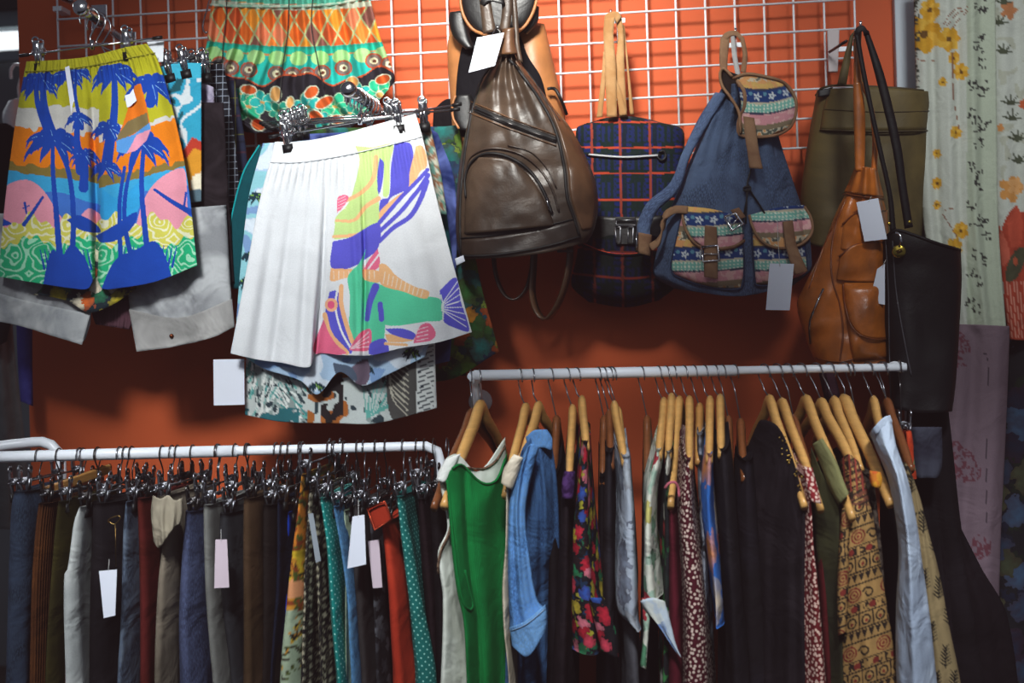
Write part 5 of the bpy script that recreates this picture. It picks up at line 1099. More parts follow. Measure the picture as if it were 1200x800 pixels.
# slanted wooden skirt hanger and cards
o = thing('wooden_hanger', 'flat wooden skirt hanger lying slanted behind the rust corduroy trousers', 'clothes hanger', railpt(RL, P(96, 530, -.48)[0]))
A_ = P(50, 577, -.62); B_ = P(128, 549, -.40); MB().box((A_ + B_) / 2, [np.linalg.norm(B_ - A_) / 2, .006, .0105], [(B_ - A_) / np.linalg.norm(B_ - A_), np.cross((B_ - A_) / np.linalg.norm(B_ - A_), [0, 0, 1]), [0, 0, 1]]).build('hanger_body', M_WOODM, o, bevel=.003, smooth=False)
xx = P(96, 530, -.48)[0]; MB().sweep(hook_pts((A_ + B_) / 2 + np.array([0, 0, .01]), railpt(RL, ((A_ + B_) / 2)[0]) * [1, 0, 1] + np.array([0, -.48, 0]), .0135, [0, 1, 0]), .0016, n=6).build('hook', M_STEEL, o)
GC = 'price cards on the lower left rack'
PINKP = paint('pink_card', (206, 188, 198), .8, .97)
card('blue white card hanging in front of the black skirt, rack left part', [(116, 669), (137, 667), (135, 721), (121.5, 724)], -.70, [(128, 655, -.69), (127, 668, -.701)])
card('pinkish card on the charcoal grey skirt', [(252.5, 632), (266, 632), (268.5, 688), (251, 689)], -.70, [(259, 620, -.69), (259, 634, -.701)], mat=PINKP)
card('long white card in front of the charcoal trousers', [(413, 605), (427, 603), (429, 661), (407, 666)], -.72, [(420, 585, -.69), (420, 606, -.721)])
card('thin grey card edge hanging left of the narrow teal dotted trousers', [(361, 602), (367, 601), (376, 657), (370, 659)], -.70, None, mat=paint('grey_card', (150, 158, 166), .8))
card('pink white card half hidden left of the orange red trousers', [(431, 634), (444, 632), (448, 688), (437, 689)], -.69, None, mat=PINKP)
o = thing('wire_loop', 'thin brass wire loop in front of the black skirt', 'wire loop', P(132, 612, -.69))
MB().sweep(crs([P(a, b, -.69) for a, b in ((128, 611), (134, 614), (141, 607), (140, 604), (132, 606), (127, 609), (127, 613))], 24), .0012, n=6).sweep([P(135, 614, -.69), P(136, 664, -.69)], .0007, n=5).build('loop', metal((150, 120, 70), .35), o)
# ================================================================ tops and dresses on the lower right rail
def wh(what, tip, neck, **k):
    return wood_hanger(('pale wooden hanger ' if k.get('mat') is None else 'brown wooden hanger ') + what, tip, neck, **k)
def top_(name, label, cat, mat, hang_what, tip, neck, rows, Yn=-.67, D=.42, col=None, seed=0, hmat=None, rise=None, farn=1.0, **kw):
    """top hung edge-on over a wooden hanger"""
    h, a = wh(hang_what, tip, neck, Yn=Yn, mat=hmat, farn=farn)
    T = P(tip[0], tip[1], Yn); N = P(neck[0], neck[1], -.45)
    a2 = np.array([a[0] * .75, a[1], 0]); a2 /= np.linalg.norm(a2)
    if rise is None: rise = max(.02, (N[2] - P(tip[0], rows[0][0], Yn)[2]) - .045)
    rows = [tuple(r) for r in rows]; y, l, r = rows[-1]
    if y >= 795: rows.append((960, l + (l - rows[-2][1]) * .4, r + (r - rows[-2][2]) * .4))
    return slab(name, rows, Yn - .012, D, mat, None, a2, rise=rise, col=col, seed=seed, label=label, cat=cat, **kw), h
# 1 white lace trimmed top on a brown hanger, and the green tank in front of it
h, a = wh('holding the white lace trimmed top', (509, 592), (553, 484), mat=M_WOODD, Yn=-.70, farn=.9, hx=-.0)
WLT = thing('sleeveless_blouse', 'off white sleeveless top with brown lace trim behind the green tank', 'top', P(550, 520, -.6))
WC = cloth('#b9bcae', '#cdd0c6', 6, .5)
_, s = loft('top_body', [[(514, 560, .12), (522, 538, .09), (536, 532, .06), (560, 552, .02), (592, 512, -.04)], [(519, 585, .12), (540, 580, .06), (596, 575, -.04)], [(524, 620, .11), (545, 622, .05), (598, 620, -.04)], [(513, 648, .12), (545, 655, .05), (598, 655, -.04)], [(519, 700, .12), (550, 700, .05), (600, 700, -.04)], [(515, 840, .12), (555, 840, .05), (604, 840, -.04)]], -.57, WC, WLT, tf=.025, fold=wavefold(3, .006))
oncurve('lace_trim', s, [(524, 545), (532, 575), (531, 600), (526, 625), (517, 645), (514, 660), (514, 672)], .0032, cloth('#3c2a22', '#7a6250', 90, 1), WLT)
oncurve('lace_trim', s, [(548, 548), (566, 549), (580, 541), (592, 522)], .0026, cloth('#3c2a22', '#7a6250', 90, 1), WLT)
loft('shoulder_cap', [[(522, 538), (540, 531)], [(514, 552), (533, 550)], [(511, 562), (523, 566)]], -.705, cloth('#dcdcd6'), WLT, tf=.012, surf=False)
h, a = wh('holding the green tank top', (521, 590), (563, 474), Yn=-.71, farn=.75, thick=.0105, hx=-.0)
GRT = thing('tank_top', 'bright green ribbed tank top on a pale wooden hanger', 'tank top', P(560, 540, -.6))
GRN = cloth('#0c7436', '#0a6630', 5, .5, rib=90); 
def tf_(px, py, u, v): return .010 * np.sin(u * 14 + 2 * v) * (.3 + v) - .012 * np.exp(-((u - .28) / .05) ** 2) * np.clip(1.2 - v, 0, 1)
_, s = loft('top_body', [[(523, 562, .13), (529, 549, .12), (539, 544, .10), (548, 549, .08), (558, 560, .05), (570, 567, .03), (582, 562, .01), (594, 530, -.04)], [(525, 590, .13), (548, 588, .09), (572, 588, .04), (596, 575, -.04)], [(529, 640, .13), (552, 640, .08), (598, 636, -.04)], [(535, 690, .13), (556, 690, .08), (600, 690, -.04)], [(543, 728, .12), (562, 728, .07), (602, 728, -.04)], [(547, 800, .12), (570, 800, .06), (604, 800, -.04)], [(552, 900, .12), (570, 900, .06), (608, 900, -.04)]], -.59, GRN, GRT, tf=.022, fold=tf_)
oncurve('armhole_binding', s, [(524, 562), (527, 590), (532, 640), (538, 685), (544, 708), (551, 715), (554, 710), (550, 690), (545, 668)], .0028, GRN, GRT, lift=.002)
oncurve('neck_binding', s, [(530, 549), (539, 544), (548, 550), (558, 561), (570, 567), (582, 562), (592, 538)], .0026, GRN, GRT, lift=.002)
# 2 cream top
(o, h) = top_('cream_top', 'cream top, narrow strip between the green tank and the denim shirt', 'top', cloth('#a79b86', '#b9ad98', 8, .8), 'holding the cream top', (592, 578), (616, 478), [(560, 588, 600), (590, 590, 597), (640, 589, 596), (690, 584, 596), (735, 586, 596), (800, 592, 600)], seed=31, D=.36, rise=.06)
loft('shoulder_cap', [[(602, 532), (613, 536)], [(591, 548), (608, 552)], [(587, 566), (600, 574)]], -.695, cloth('#c3b7a2', '#d8ccb8', 12, .9), o, tf=.010, surf=False)
# 3 denim shirt
h, a = wh('holding the blue denim shirt', (606, 560), (631, 476), Yn=-.62)
DS = thing('denim_shirt', 'mid blue denim shirt with a turned up sleeve cuff', 'shirt', P(630, 505, -.55)); DN = cloth('#3f6695', '#5b82ad', 8, .8, fine=130)
_, s = loft('shirt_body', [[(606, 545, .07), (614, 522, .06), (630, 508, .04), (646, 514, .02)], [(600, 580, .05), (618, 572, .04), (636, 568, .06), (653, 566, .02)], [(596, 640, .05), (616, 640, .05), (656, 640, .0)], [(594, 700, .05), (618, 700, .03), (656, 700, -.1)], [(592, 800, .06), (612, 800, .03), (658, 800, -.1)], [(592, 930, .06), (612, 930, .03), (660, 930, -.1)]], -.54, cloth('#2a4568', '#38567c', 8, .9, fine=130), DS, tf=.02, fold=wavefold(4, .010, 1, lo=.6), res=2.4)  # darker denim than the sleeve: shade on the body put into its colour
_, s = loft('sleeve', [[(612, 534), (622, 520), (632, 524)], [(601, 565), (612, 556), (622, 562)], [(596, 600), (606, 598), (616, 602)], [(595, 650), (608, 650), (621, 654)], [(596, 700), (612, 700), (629, 700)], [(598, 742), (616, 732), (637, 712)]], -.665, DN, DS, tf=.028, tb=.02, fold=wavefold(2, .007, 2, lo=.7), res=2)
_, s = loft('cuff', [[(597, 735), (616, 727), (639, 708)], [(599, 748), (618, 744), (641, 722)], [(600, 757), (618, 769), (640, 738)]], -.69, cloth('#4f77a4', '#6890b8', 8, .8, fine=130), DS, tf=.024, tb=.02, res=2)
oncurve('cuff_stitch', s, [(599, 739), (617, 731), (639, 713)], .0009, cloth('#8aa6c4'), DS)
loft('collar', [[(616, 512), (626, 504), (641, 503)], [(618, 522), (631, 512), (647, 513)], [(621, 532), (634, 524), (647, 528)]], -.60, DN, DS, tf=.012, surf=False)
# 4 black top with purple lace
(o, h) = top_('black_dress', 'black dress with a purple lace shoulder, right of the denim shirt', 'dress', cloth('#151013', '#1f181c', 8, .5), 'holding the black dress with purple lace', (667, 556), (671, 480), [(556, 659, 674), (585, 656, 672), (640, 654, 672), (720, 650, 672), (800, 646, 670)], seed=33)
loft('lace_shoulder', [[(661, 552), (674, 552)], [(658, 570), (673, 570)], [(659, 584), (671, 584)]], -.695, cloth('#2a1438', '#4c3060', 60, .9), o, tf=.006, surf=False)
# 5 rose print blouse
RED = ['#c2253a', '#d8455a', '#2f55a8', '#c9b03a', '#1f7f52', '#b81f34', '#e07a8a', '#141218']
(o, h) = top_('floral_blouse', 'black blouse densely printed with red, pink, blue and yellow flowers', 'blouse', floral('#121016', RED, 34, .48, leaf=['#1c6b4a', '#16324f', '#a8a030', '#141218'], inner=None), 'holding the rose print blouse', (687, 522), (682, 470), [(518, 681, 693), (545, 678, 694), (580, 674, 696), (630, 669, 700), (700, 668, 708), (735, 668, 718), (768, 672, 712)], seed=34, Yn=-.66, n=60)
loft('sleeve', [[(690, 700), (708, 700)], [(698, 735), (722, 740)], [(704, 762), (725, 772)]], -.69, floral('#121016', RED, 34, .48), o, tf=.012, surf=False)
# 6 black
top_('black_blouse_or_gap_fill', 'charcoal black blouse between the rose print and the pale grey floral blouse', 'blouse', cloth('#1b181b', '#28252a', 9, .5), 'holding the charcoal black blouse', (716, 545), (714, 486), [(530, 708, 721), (600, 706, 722), (700, 705, 724), (800, 704, 724)], seed=35, Yn=-.62, D=.34, hmat=M_WOODD)
# 7 pale grey floral
(o, h) = top_('floral_shirt', 'pale blue grey shirt with faint grey flowers', 'shirt', floral('#a3acb9', ['#8e99ab', '#b9c0c9', '#96a0ae', '#7f8a9c'], 16, .4, leaf=['#8d98a6', '#a9b1bd'], wr=.7), 'holding the pale blue grey floral shirt', (732, 540), (720, 476), [(536, 725, 741), (560, 725, 744), (600, 726, 748), (660, 723, 751), (710, 722, 753), (728, 726, 752), (741, 744, 751)], seed=36)
top_('grey_dress', 'dark grey dress hanging below the pale blue grey floral shirt', 'dress', cloth('#55545a', '#464549', 6, .5), 'holding the dark grey dress', (735, 560), (724, 482), [(560, 728, 742), (660, 728, 748), (740, 730, 752), (800, 734, 754)], seed=37, Yn=-.62, D=.34)
# 8 scarf blouse
WF = floral('#d3d3c4', ['#b83a44', '#5d9a74', '#d9cf7a', '#c9cdbc', '#c9cdbc', '#7fa88a'], 17, .34, leaf=['#a9b890', '#d3d3c4', '#8fae9a'], wr=.8)
(o, h) = top_('scarf_blouse', 'cream blouse with red and green flowers and a pointed scarf hem', 'blouse', WF, 'holding the cream scarf hem blouse', (772, 532), (778, 472), [(528, 765, 776), (545, 760, 777), (575, 752, 771), (620, 751, 768), (680, 750, 772), (705, 750, 776)], seed=38, Yn=-.68)
loft('scarf_hem', [[(750, 704), (764, 700), (779, 704)], [(758, 716), (770, 718), (784, 722)], [(772, 734), (782, 744), (792, 754)], [(792, 764), (796, 768), (799, 771)]], -.70, floral('#b8c4cf', ['#5d7fb8', '#c9cdd6', '#7ab09a', '#d3d3c4'], 18, .5), o, tf=.008, surf=False, fold=wavefold(2, .005))
loft('scarf_hem', [[(752, 700), (764, 704)], [(754, 740), (760, 742)], [(750, 780), (757, 784)]], -.69, WF, o, tf=.006, surf=False)
# 9 green leaf print
top_('leaf_blouse', 'black top with green leaf print beside the cream scarf hem blouse', 'top', floral('#15171a', ['#3f8a4a', '#1b2a24', '#b83a3a', '#d9d6c8', '#1a1a1e', '#285c3a'], 26, .46), 'holding the green leaf print top', (783, 532), (787, 467), [(530, 777, 789), (570, 774, 786), (620, 773, 790), (690, 772, 790), (800, 770, 790)], seed=39, Yn=-.65)
# 10 wine dress with pink strap
(o, h) = top_('wine_dress', 'wine red dress with a thin pink strap', 'dress', cloth('#5a1a26', '#47141e', 6, .5), 'holding the wine red dress', (786, 590), (796, 470), [(600, 780, 793), (660, 780, 798), (720, 780, 802), (800, 778, 806)], seed=40, Yn=-.665, rise=.03)
MB().sweep(crs([P(779, 572, -.69), P(784, 566, -.695), P(791, 565, -.695), P(795, 572, -.69), P(796, 582, -.69)], 16), .002, .003, n=6).build('strap', cloth('#b8616e'), o)
# 11 maroon dotted dress
(o, h) = top_('dotted_dress', 'maroon dress with small scattered white blossoms', 'dress', dots('#48101c', '#c9b6a8', .0095, .30, .3, .8), 'holding the maroon blossom print dress', (808, 545), (808, 470), [(540, 798, 812), (570, 794, 814), (610, 790, 817), (660, 792, 824), (720, 794, 832), (800, 792, 837)], seed=41, Yn=-.68, n=56)
top_('striped_blouse', 'black blouse with a pale grey edge behind the maroon dress', 'blouse', cloth('#1d1a1e', '#8b8f9a', 22, .4), 'holding the grey edged black blouse', (818, 540), (820, 478), [(510, 815, 826), (560, 816, 828), (640, 820, 830), (800, 822, 834)], seed=42, Yn=-.60, D=.3, hmat=M_WOODM)
# 12 blue orange floral
(o, h) = top_('tropical_blouse', 'blue blouse with large orange and white blossoms', 'blouse', floral('#2b5fa8', ['#d98a3c', '#3f79c0', '#c9b8a0', '#d9742c', '#244f92', '#b9c4b0'], 11, .52, wr=.6), 'holding the blue and orange blossom blouse', (831, 537), (832, 470), [(534, 825, 837), (560, 822, 837), (600, 820, 838), (650, 826, 842), (700, 833, 846), (737, 838, 847)], seed=43)
top_('black_tee', 'black short sleeved tee beside the blue and orange blouse', 'tee', cloth('#131115', '#1d1a1e', 6, .5), 'holding the black tee', (845, 531), (844, 468), [(528, 838, 856), (560, 838, 860), (640, 842, 866), (720, 848, 872), (800, 850, 880)], seed=44, Yn=-.66)
top_('black_cardigan', 'black cardigan hanging in the dark gap right of the black tee', 'cardigan', cloth('#110e11', '#17141a', 6, .5), 'holding the black cardigan', (872, 560), (868, 496), [(540, 866, 884), (600, 862, 890), (700, 862, 898), (800, 864, 906)], seed=45, Yn=-.58, D=.3, hmat=M_WOODD)
# 13 black beaded
h, a = wh('holding the black gold beaded jacket', (942, 590), (902, 468), Yn=-.69)
BJ = thing('beaded_jacket', 'black jacket with gold beads scattered on the shoulder', 'jacket', P(905, 500, -.55)); BK = cloth('#141014', '#1d181c', 6, .6)
_, s = loft('jacket_body', [[(884, 504, -.04), (892, 492, 0), (912, 500, .04), (930, 540, .10), (943, 590, .14)], [(875, 530, -.04), (900, 540, .02), (925, 565, .09), (944, 610, .14)], [(870, 600, -.04), (900, 620, .03), (944, 660, .13)], [(868, 720, -.04), (905, 720, .04), (944, 740, .12)], [(868, 860, -.04), (905, 860, .04), (946, 860, .12)]], -.53, BK, BJ, tf=.03, fold=wavefold(3, .008, 1))
rb = random.Random(5); m = MB()
for i in range(26):
    t = rb.random(); x = 916 + 22 * t + rb.uniform(-3, 3); y = 520 + 45 * t + rb.uniform(-12, 12); m.ball(P(x, y, s.Y(x, y) - .0012), .0022, 4)
b_ = m.build('gold_beads', metal((200, 160, 80), .3), BJ); b_['kind'] = 'stuff'
# 14 red blossom
(o, h) = top_('blossom_dress', 'dark red dress covered in small white blossoms, beside the beaded jacket', 'dress', dots('#5c1418', '#c4a698', .0085, .34, .2, 1.0), 'holding the dark red blossom dress', (961, 594), (917, 472), [(560, 940, 954), (600, 943, 955), (640, 943, 958), (700, 943, 968), (800, 944, 978)], seed=47, Yn=-.68, rise=.05)
loft('sleeve_cap', [[(942, 546), (952, 548)], [(944, 566), (958, 570)], [(950, 588), (963, 590)]], -.71, dots('#7c1c22', '#d0b4a6', .0085, .34, .2, 1.0), o, tf=.008, surf=False)
top_('maroon_dress', 'plain maroon dress right of the dark red blossom dress', 'dress', cloth('#491316', '#3b0e12', 6, .5), 'holding the plain maroon dress', (962, 600), (930, 492), [(600, 956, 968), (660, 958, 972), (720, 962, 976), (800, 966, 980)], seed=48, Yn=-.62, D=.3, hmat=M_WOODD)
# 15 khaki
h, a = wh('holding the khaki shift top', (998, 604), (945, 468), Yn=-.70)
KT = thing('khaki_top', 'khaki green sleeveless top draped over its wooden hanger', 'top', P(970, 520, -.58)); KC = cloth('#7c7a52', '#6c6a46', 6, .5)
_, s = loft('top_body', [[(952, 520, .06), (964, 513, .09)], [(962, 546, .08), (980, 540, .12)], [(972, 572, .11), (989, 564, .14)], [(983, 592, .13), (995, 578, .15)]], -.55, KC, KT, tf=.012, tb=.02)
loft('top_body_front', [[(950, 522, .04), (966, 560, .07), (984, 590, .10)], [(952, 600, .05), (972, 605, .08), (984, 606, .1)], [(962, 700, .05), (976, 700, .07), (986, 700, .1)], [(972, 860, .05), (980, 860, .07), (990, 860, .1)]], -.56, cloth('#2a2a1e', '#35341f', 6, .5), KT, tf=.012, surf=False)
# 16/17 block printed tunic
h, a = wh('holding the block printed tunic', (1000, 545), (963, 472), Yn=-.60)
h, a = wood_hanger('second pale hanger behind the block printed tunic', (1008, 548), (978, 470), Yn=-.58, mat=None)
def indian(px, py):
    cv = Cv(px, py, '#a8824e'); x = px - (1005 + (py - 600) * .06); b = np.mod(py - 8 + .35 * x, 66); n = vn(px, py, .3, 2)
    D = '#2c211a'; R = '#7a2a22'
    for lo, hi in ((0, 2), (14, 16), (36, 37.4), (48, 50)): cv.mask((b > lo) & (b < hi), D)
    zz = np.abs(np.mod(x, 8) - 4); cv.mask((b > 3) & (b < 13) & (zz > (b - 2) * .36), D); cv.mask((b > 38) & (b < 47) & (np.mod(x, 11) < 7.5) & (n < .6), D); cv.mask((b > 39) & (b < 46) & (np.hypot(np.mod(x, 22) - 11, b - 42.5) < 4), R)
    k = np.floor((py - 8 + .35 * x) / 66)
    cx = np.mod(x + 14 + k * 9, 40) - 20; rr = np.hypot(cx + 6, (b - 26))
    cv.mask((b > 16) & (b < 36) & (rr < 9.5) & (np.mod(rr, 3.4) < 1.7), R)
    sx = cx - 11; th = np.arctan2(b - 26, sx); r2 = np.hypot(sx, b - 26); cv.mask((b > 16) & (b < 36) & (np.abs(r2 - 4.6 - 1.6 * np.sin(th * 1.5)) < 1.2), D)
    bb = (b > 50) & (b < 66); q = np.mod(x + 6, 17) - 8.5; y2 = b - 58; cv.mask(bb & (np.abs(np.hypot(q, y2 * .9) - 4.8) < 1.0), D); cv.mask(bb & (np.hypot(q, y2 - 1) < 2), R); cv.mask(bb & (np.abs(q) > 7.6), D)
    cv.mask((py < 592) & (n > .5), '#6c4030'); cv.mask((py < 592) & (np.mod(py + x * .5, 8) < 2.4), D); cv.mask((py < 575) & (np.mod(x, 7) < 2), '#8e3a30')
    cv.c *= (.85 + .3 * vn(px, py, .08, 8))[:, None]; return cv.c
TU = thing('block_print_tunic', 'tan tunic block printed with maroon swirls and dark figured borders', 'tunic', P(1000, 540, -.58))
loft('tunic_body', [[(984, 540, .0), (994, 532, .02), (1006, 540, .03)], [(988, 570, .03), (1000, 568, .05), (1016, 572, .05)], [(985, 620, .06), (1006, 620, .08), (1026, 622, .06)], [(984, 700, .06), (1010, 700, .09), (1038, 700, .06)], [(984, 800, .06), (1018, 800, .09), (1054, 800, .06)], [(984, 900, .06), (1018, 900, .09), (1066, 900, .06)]], -.57, M_DYE, TU, tf=.03, fold=wavefold(2, .006, 1, lo=.4), col=indian, res=1.3)
loft('sleeve', [[(986, 596), (998, 592)], [(983, 640), (996, 640)], [(981, 700), (994, 700)], [(982, 745), (992, 740)]], -.665, M_DYE, TU, tf=.02, col=lambda x, y: indian(x + 13, y + 20) * .85, res=1.3, surf=False)
# 18 black lace
h, a = wh('with an orange loop over its arm', (1043, 588), (990, 468), Yn=-.66, thick=.0105, hx=0)
BLT = slab('lace_blouse', [(560, 1014, 1030), (600, 1018, 1036), (640, 1022, 1040), (700, 1026, 1044), (800, 1030, 1048)], -.62, .3, cloth('#17100f', '#4a4038', 70, .6), None, a, rise=.05, seed=50, label='black lace blouse between the block printed tunic and the white shirt', cat='blouse')
loft('orange_loop', [[(1019, 551), (1032, 553)], [(1019, 562), (1034, 563)], [(1022, 570), (1032, 572)]], -.665, floral('#c9742a', ['#d9a02c', '#b8401f', '#d9a02c'], 50, .5), BLT, tf=.014, surf=False)
# 19 white shirt
h, a = wh('holding the white shirt', (1046, 560), (1024, 470), Yn=-.60)
WS = thing('white_shirt', 'white long shirt with a folded collar, lower right', 'shirt', P(1045, 500, -.6)); WSH = cloth('#a3b0c4', '#b4c0d0', 6, .9)
_, s = loft('shirt_body', [[(1019, 508, .0), (1030, 494, .02), (1040, 487, .03), (1045, 494, .03)], [(1026, 525, .02), (1038, 516, .05), (1050, 520, .05)], [(1040, 560, .04), (1052, 556, .08), (1064, 562, .06)], [(1050, 610, .05), (1062, 612, .09), (1075, 616, .06)], [(1053, 650, .05), (1066, 655, .09), (1081, 660, .06)], [(1050, 710, .05), (1068, 712, .09), (1089, 716, .06)], [(1050, 782, .05), (1072, 792, .09), (1097, 790, .06)], [(1054, 840, .05), (1076, 850, .09), (1102, 850, .06)]], -.61, WSH, WS, tf=.025, fold=wavefold(2, .006, 2, lo=.4), res=2.5)
loft('collar', [[(1022, 503), (1034, 490), (1043, 486)], [(1026, 510), (1036, 500), (1046, 494)]], -.66, WSH, WS, tf=.008, surf=False, res=2.5)
# 20 leaf print dress
h, a = wh('holding the tan leaf print dress', (1067, 548), (1040, 472), mat=M_WOODD, Yn=-.60)
def leafp(px, py):
    cv = Cv(px, py, '#95815c')
    for cx, cy in ((1068, 566), (1082, 612), (1070, 640), (1096, 636), (1084, 680), (1100, 690), (1092, 742), (1080, 720), (1108, 770), (1112, 720), (1098, 800), (1118, 800)):
        cv.line([(cx, cy + 12), (cx + 1, cy - 14)], 1.2, '#1c1a16')
        for k in range(6): 
            for sg in (-1, 1): cv.line([(cx, cy + 10 - k * 4), (cx + sg * (7 - k * .7), cy + 5 - k * 4)], 2.0, '#1c1a16', .9)
    cv.mask((np.abs(py - 600 + (px - 1080) * .3) < 1.6) & (np.mod(px, 4) < 2.6), '#1c1a16'); cv.mask((py < 560) & (vn(px, py, .3, 2) > .5), '#2a251c')
    return cv.c
LP = thing('leaf_print_dress', 'tan dress printed with black fern leaves, right of the white shirt', 'dress', P(1080, 560, -.56))
loft('dress_body', [[(1052, 545), (1060, 542), (1066, 548)], [(1060, 570), (1070, 572), (1078, 582)], [(1066, 610), (1078, 612), (1088, 622)], [(1068, 660), (1084, 660), (1100, 668)], [(1072, 730), (1094, 730), (1113, 736)], [(1078, 805), (1104, 805), (1127, 808)], [(1080, 900), (1106, 900), (1134, 900)]], -.60, M_DYE, LP, tf=.03, fold=wavefold(2, .005, 1, lo=.4), col=leafp, res=1.3)
# 21 clip hanger scrap
w = P(1062, 500, -.5); rack_clip_hanger('last clip hanger at the right end of the lower right rail', w[0], w[2], -.50, .16, R=RR, jitter=1, grp='')
slab('orange_scarf', [(505, 1058, 1070), (520, 1059, 1072), (545, 1062, 1074), (562, 1064, 1075)], -.52, .12, floral('#b83c1c', ['#2f9a6a', '#c9502a', '#b83c1c', '#a02f1c'], 22, .4), None, label='small orange red scarf with green spots clipped near the right end', cat='scarf')
slab('wine_cloth', [(432, 962, 978), (450, 966, 982), (470, 970, 984), (480, 973, 984)], -.35, .05, cloth('#3f2630'), None, label='small dark plum cloth hanging behind the right part of the rail', cat='cloth')
# ================================================================ right side: long dresses / fabric
def yellow(px, py):
    cv = Cv(px, py, '#c4c8bc'); cv.mask(px > 1133, '#b4bda8'); n = vn(px, py, .1, 3); n2 = vn(px, py, .45, 5)
    for cx, cy, r in ((1083, 40, 20), (1090, 12, 12), (1112, 46, 13), (1118, 68, 7), (1126, 84, 9), (1118, 290, 10), (1105, 96, 5), (1120, 155, 7), (1126, 270, 9), (1098, 180, 5), (1098, 215, 6), (1098, 240, 5)):
        for k in range(7):
            a = k * .9 + cx; cv.ell(cx + math.cos(a) * r * .5, cy + math.sin(a) * r * .6, r * .55, r * .42, ('#cf9a2c', '#dcae44')[k % 2], a)
        cv.ell(cx, cy, r * .25, r * .25, '#6a4a22')
    for pts in ([(1106, 28), (1118, 12), (1134, 8)], [(1110, 30), (1122, 16), (1136, 10)], [(1116, 34), (1126, 20), (1136, 12)], [(1116, 62), (1117, 110), (1124, 152)], [(1104, 250), (1112, 262), (1122, 278)], [(1108, 246), (1116, 244), (1124, 243)], [(1072, 68), (1086, 72), (1098, 70)]): cv.line(pts, 1, '#8a5a44')
    for cx, cy in ((1148, 45), (1146, 55), (1150, 75), (1140, 100), (1152, 98), (1150, 108), (1140, 134), (1143, 142), (1148, 150), (1147, 168), (1141, 195), (1150, 205), (1144, 218), (1138, 240), (1143, 258), (1152, 262), (1156, 275), (1146, 298), (1152, 306), (1140, 318), (1148, 330), (1138, 352), (1144, 362), (1156, 148), (1152, 12), (1148, 5)):
        rr = random.Random(cx * cy)
        for k in range(7): cv.ell(cx + rr.uniform(-6, 6), cy + rr.uniform(-6, 6), 2.2, 1.1, '#3a3a38', rr.uniform(0, 3))
    cv.mask((px < 1078) & (n2 > .62), '#4a4a40'); return cv.c
def ffold(k, amp, ph=0): return lambda px, py, u, v: amp * .7 * (np.sin(6.283 * k * u + ph + .5 * v) + .25 * np.sin(6.283 * k * 2.1 * u + 2 + v))
LD = 'long dresses hanging at the right edge'
def long_(name, label, rows, Y, col=None, mat=None, k=2.5, amp=.012, cat='dress', res=1.8, **kw):
    o, s = loft(name, rows, Y, mat or M_DYE, None, tf=.02, fold=ffold(k, amp), col=col, res=res, label=label, cat=cat, **kw); return o, s
long_('floral_dress', 'cream dress with yellow blossoms and black script sprigs, upper right', [[(1070, -30), (1120, -30), (1166, -30)], [(1074, 120), (1120, 120), (1168, 120)], [(1082, 260), (1124, 260), (1170, 260)], [(1104, 388), (1140, 394), (1180, 396)]], -.13, yellow, k=3.2)
def orange_fl(px, py):
    cv = Cv(px, py, '#c2c6bb'); n = vn(px, py, .1, 5); cv.mask(n > .7, '#b3b5a4')
    for cx, cy, r, c in ((1182, 12, 9, '#b87a50'), (1184, 222, 13, '#d0924e'), (1190, 218, 9, '#dca468'), (1172, 150, 4, '#c98a50'), (1199, 122, 5, '#c4603a')):
        for k in range(5): a = k * 1.2566; cv.ell(cx + math.cos(a) * r * .6, cy + math.sin(a) * r * .7, r * .55, r * .4, c, a)
    for cx, cy in ((1176, 62), (1186, 140), (1192, 164), (1184, 122), (1176, 4), (1170, 28), (1194, 190)):
        for k in range(5): a = -2.8 + k * .65; cv.line([(cx, cy), (cx + math.cos(a) * 12, cy + math.sin(a) * 12)], 4, '#4c5240', 1)
    cv.fill([(1170, 300), (1174, 268), (1182, 250), (1188, 244), (1196, 250), (1203, 244), (1203, 400), (1180, 400), (1176, 350)], '#a8412c')
    cv.fill([(1180, 262), (1190, 240), (1198, 256), (1196, 286), (1186, 290)], '#bb4f38'); cv.fill([(1166, 262), (1172, 266), (1184, 300), (1174, 312)], '#c4604a'); cv.ell(1190, 310, 9, 22, '#4a4a36', .4); cv.ell(1190, 306, 3, 5, '#b8583a')
    for k in range(6): cv.line([(1180 + k * 4, 330), (1182 + k * 4, 395)], 1.4, '#d08a76')
    cv.mask((px < 1176) & (py > 330), '#c4c4b8'); return cv.c
long_('poppy_dress', 'white dress with orange and red poppies, cut by the right edge', [[(1160, -30), (1225, -30)], [(1164, 200), (1230, 200)], [(1174, 340), (1232, 340)], [(1182, 398), (1234, 400)]], -.10, orange_fl, k=1.5, amp=.010)
def mauve(px, py):
    cv = Cv(px, py, '#7c6872'); n = vn(px, py, .16, 3); 
    for cx, cy, r in ((1128, 545, 16), (1140, 552, 10), (1120, 528, 9), (1118, 412, 20), (1150, 640, 12)): cv.mask((np.hypot(px - cx, (py - cy) * .8) < r) & (vn(px, py, .35, 5) > .5), '#6c3c46')
    cv.line([(1144, 413), (1157, 416), (1156, 520), (1156, 612)], .9, '#3a3038'); return cv.c
long_('mauve_dress', 'dusty mauve long dress with faint dark blossoms below the cream dress', [[(1090, 380), (1135, 380), (1183, 382)], [(1106, 395), (1140, 396), (1183, 398)], [(1104, 520), (1140, 520), (1178, 522)], [(1096, 650), (1140, 650), (1172, 655)], [(1090, 860), (1140, 860), (1170, 860)]], -.16, mauve, k=1.6, amp=.012)
BF = floral('#15161b', ['#3c5672', '#4a523a', '#2a4058', '#526a84', '#3d4430', '#1c2438'], 13, .46, leaf=['#1c2618', '#161c30', '#15161b'])
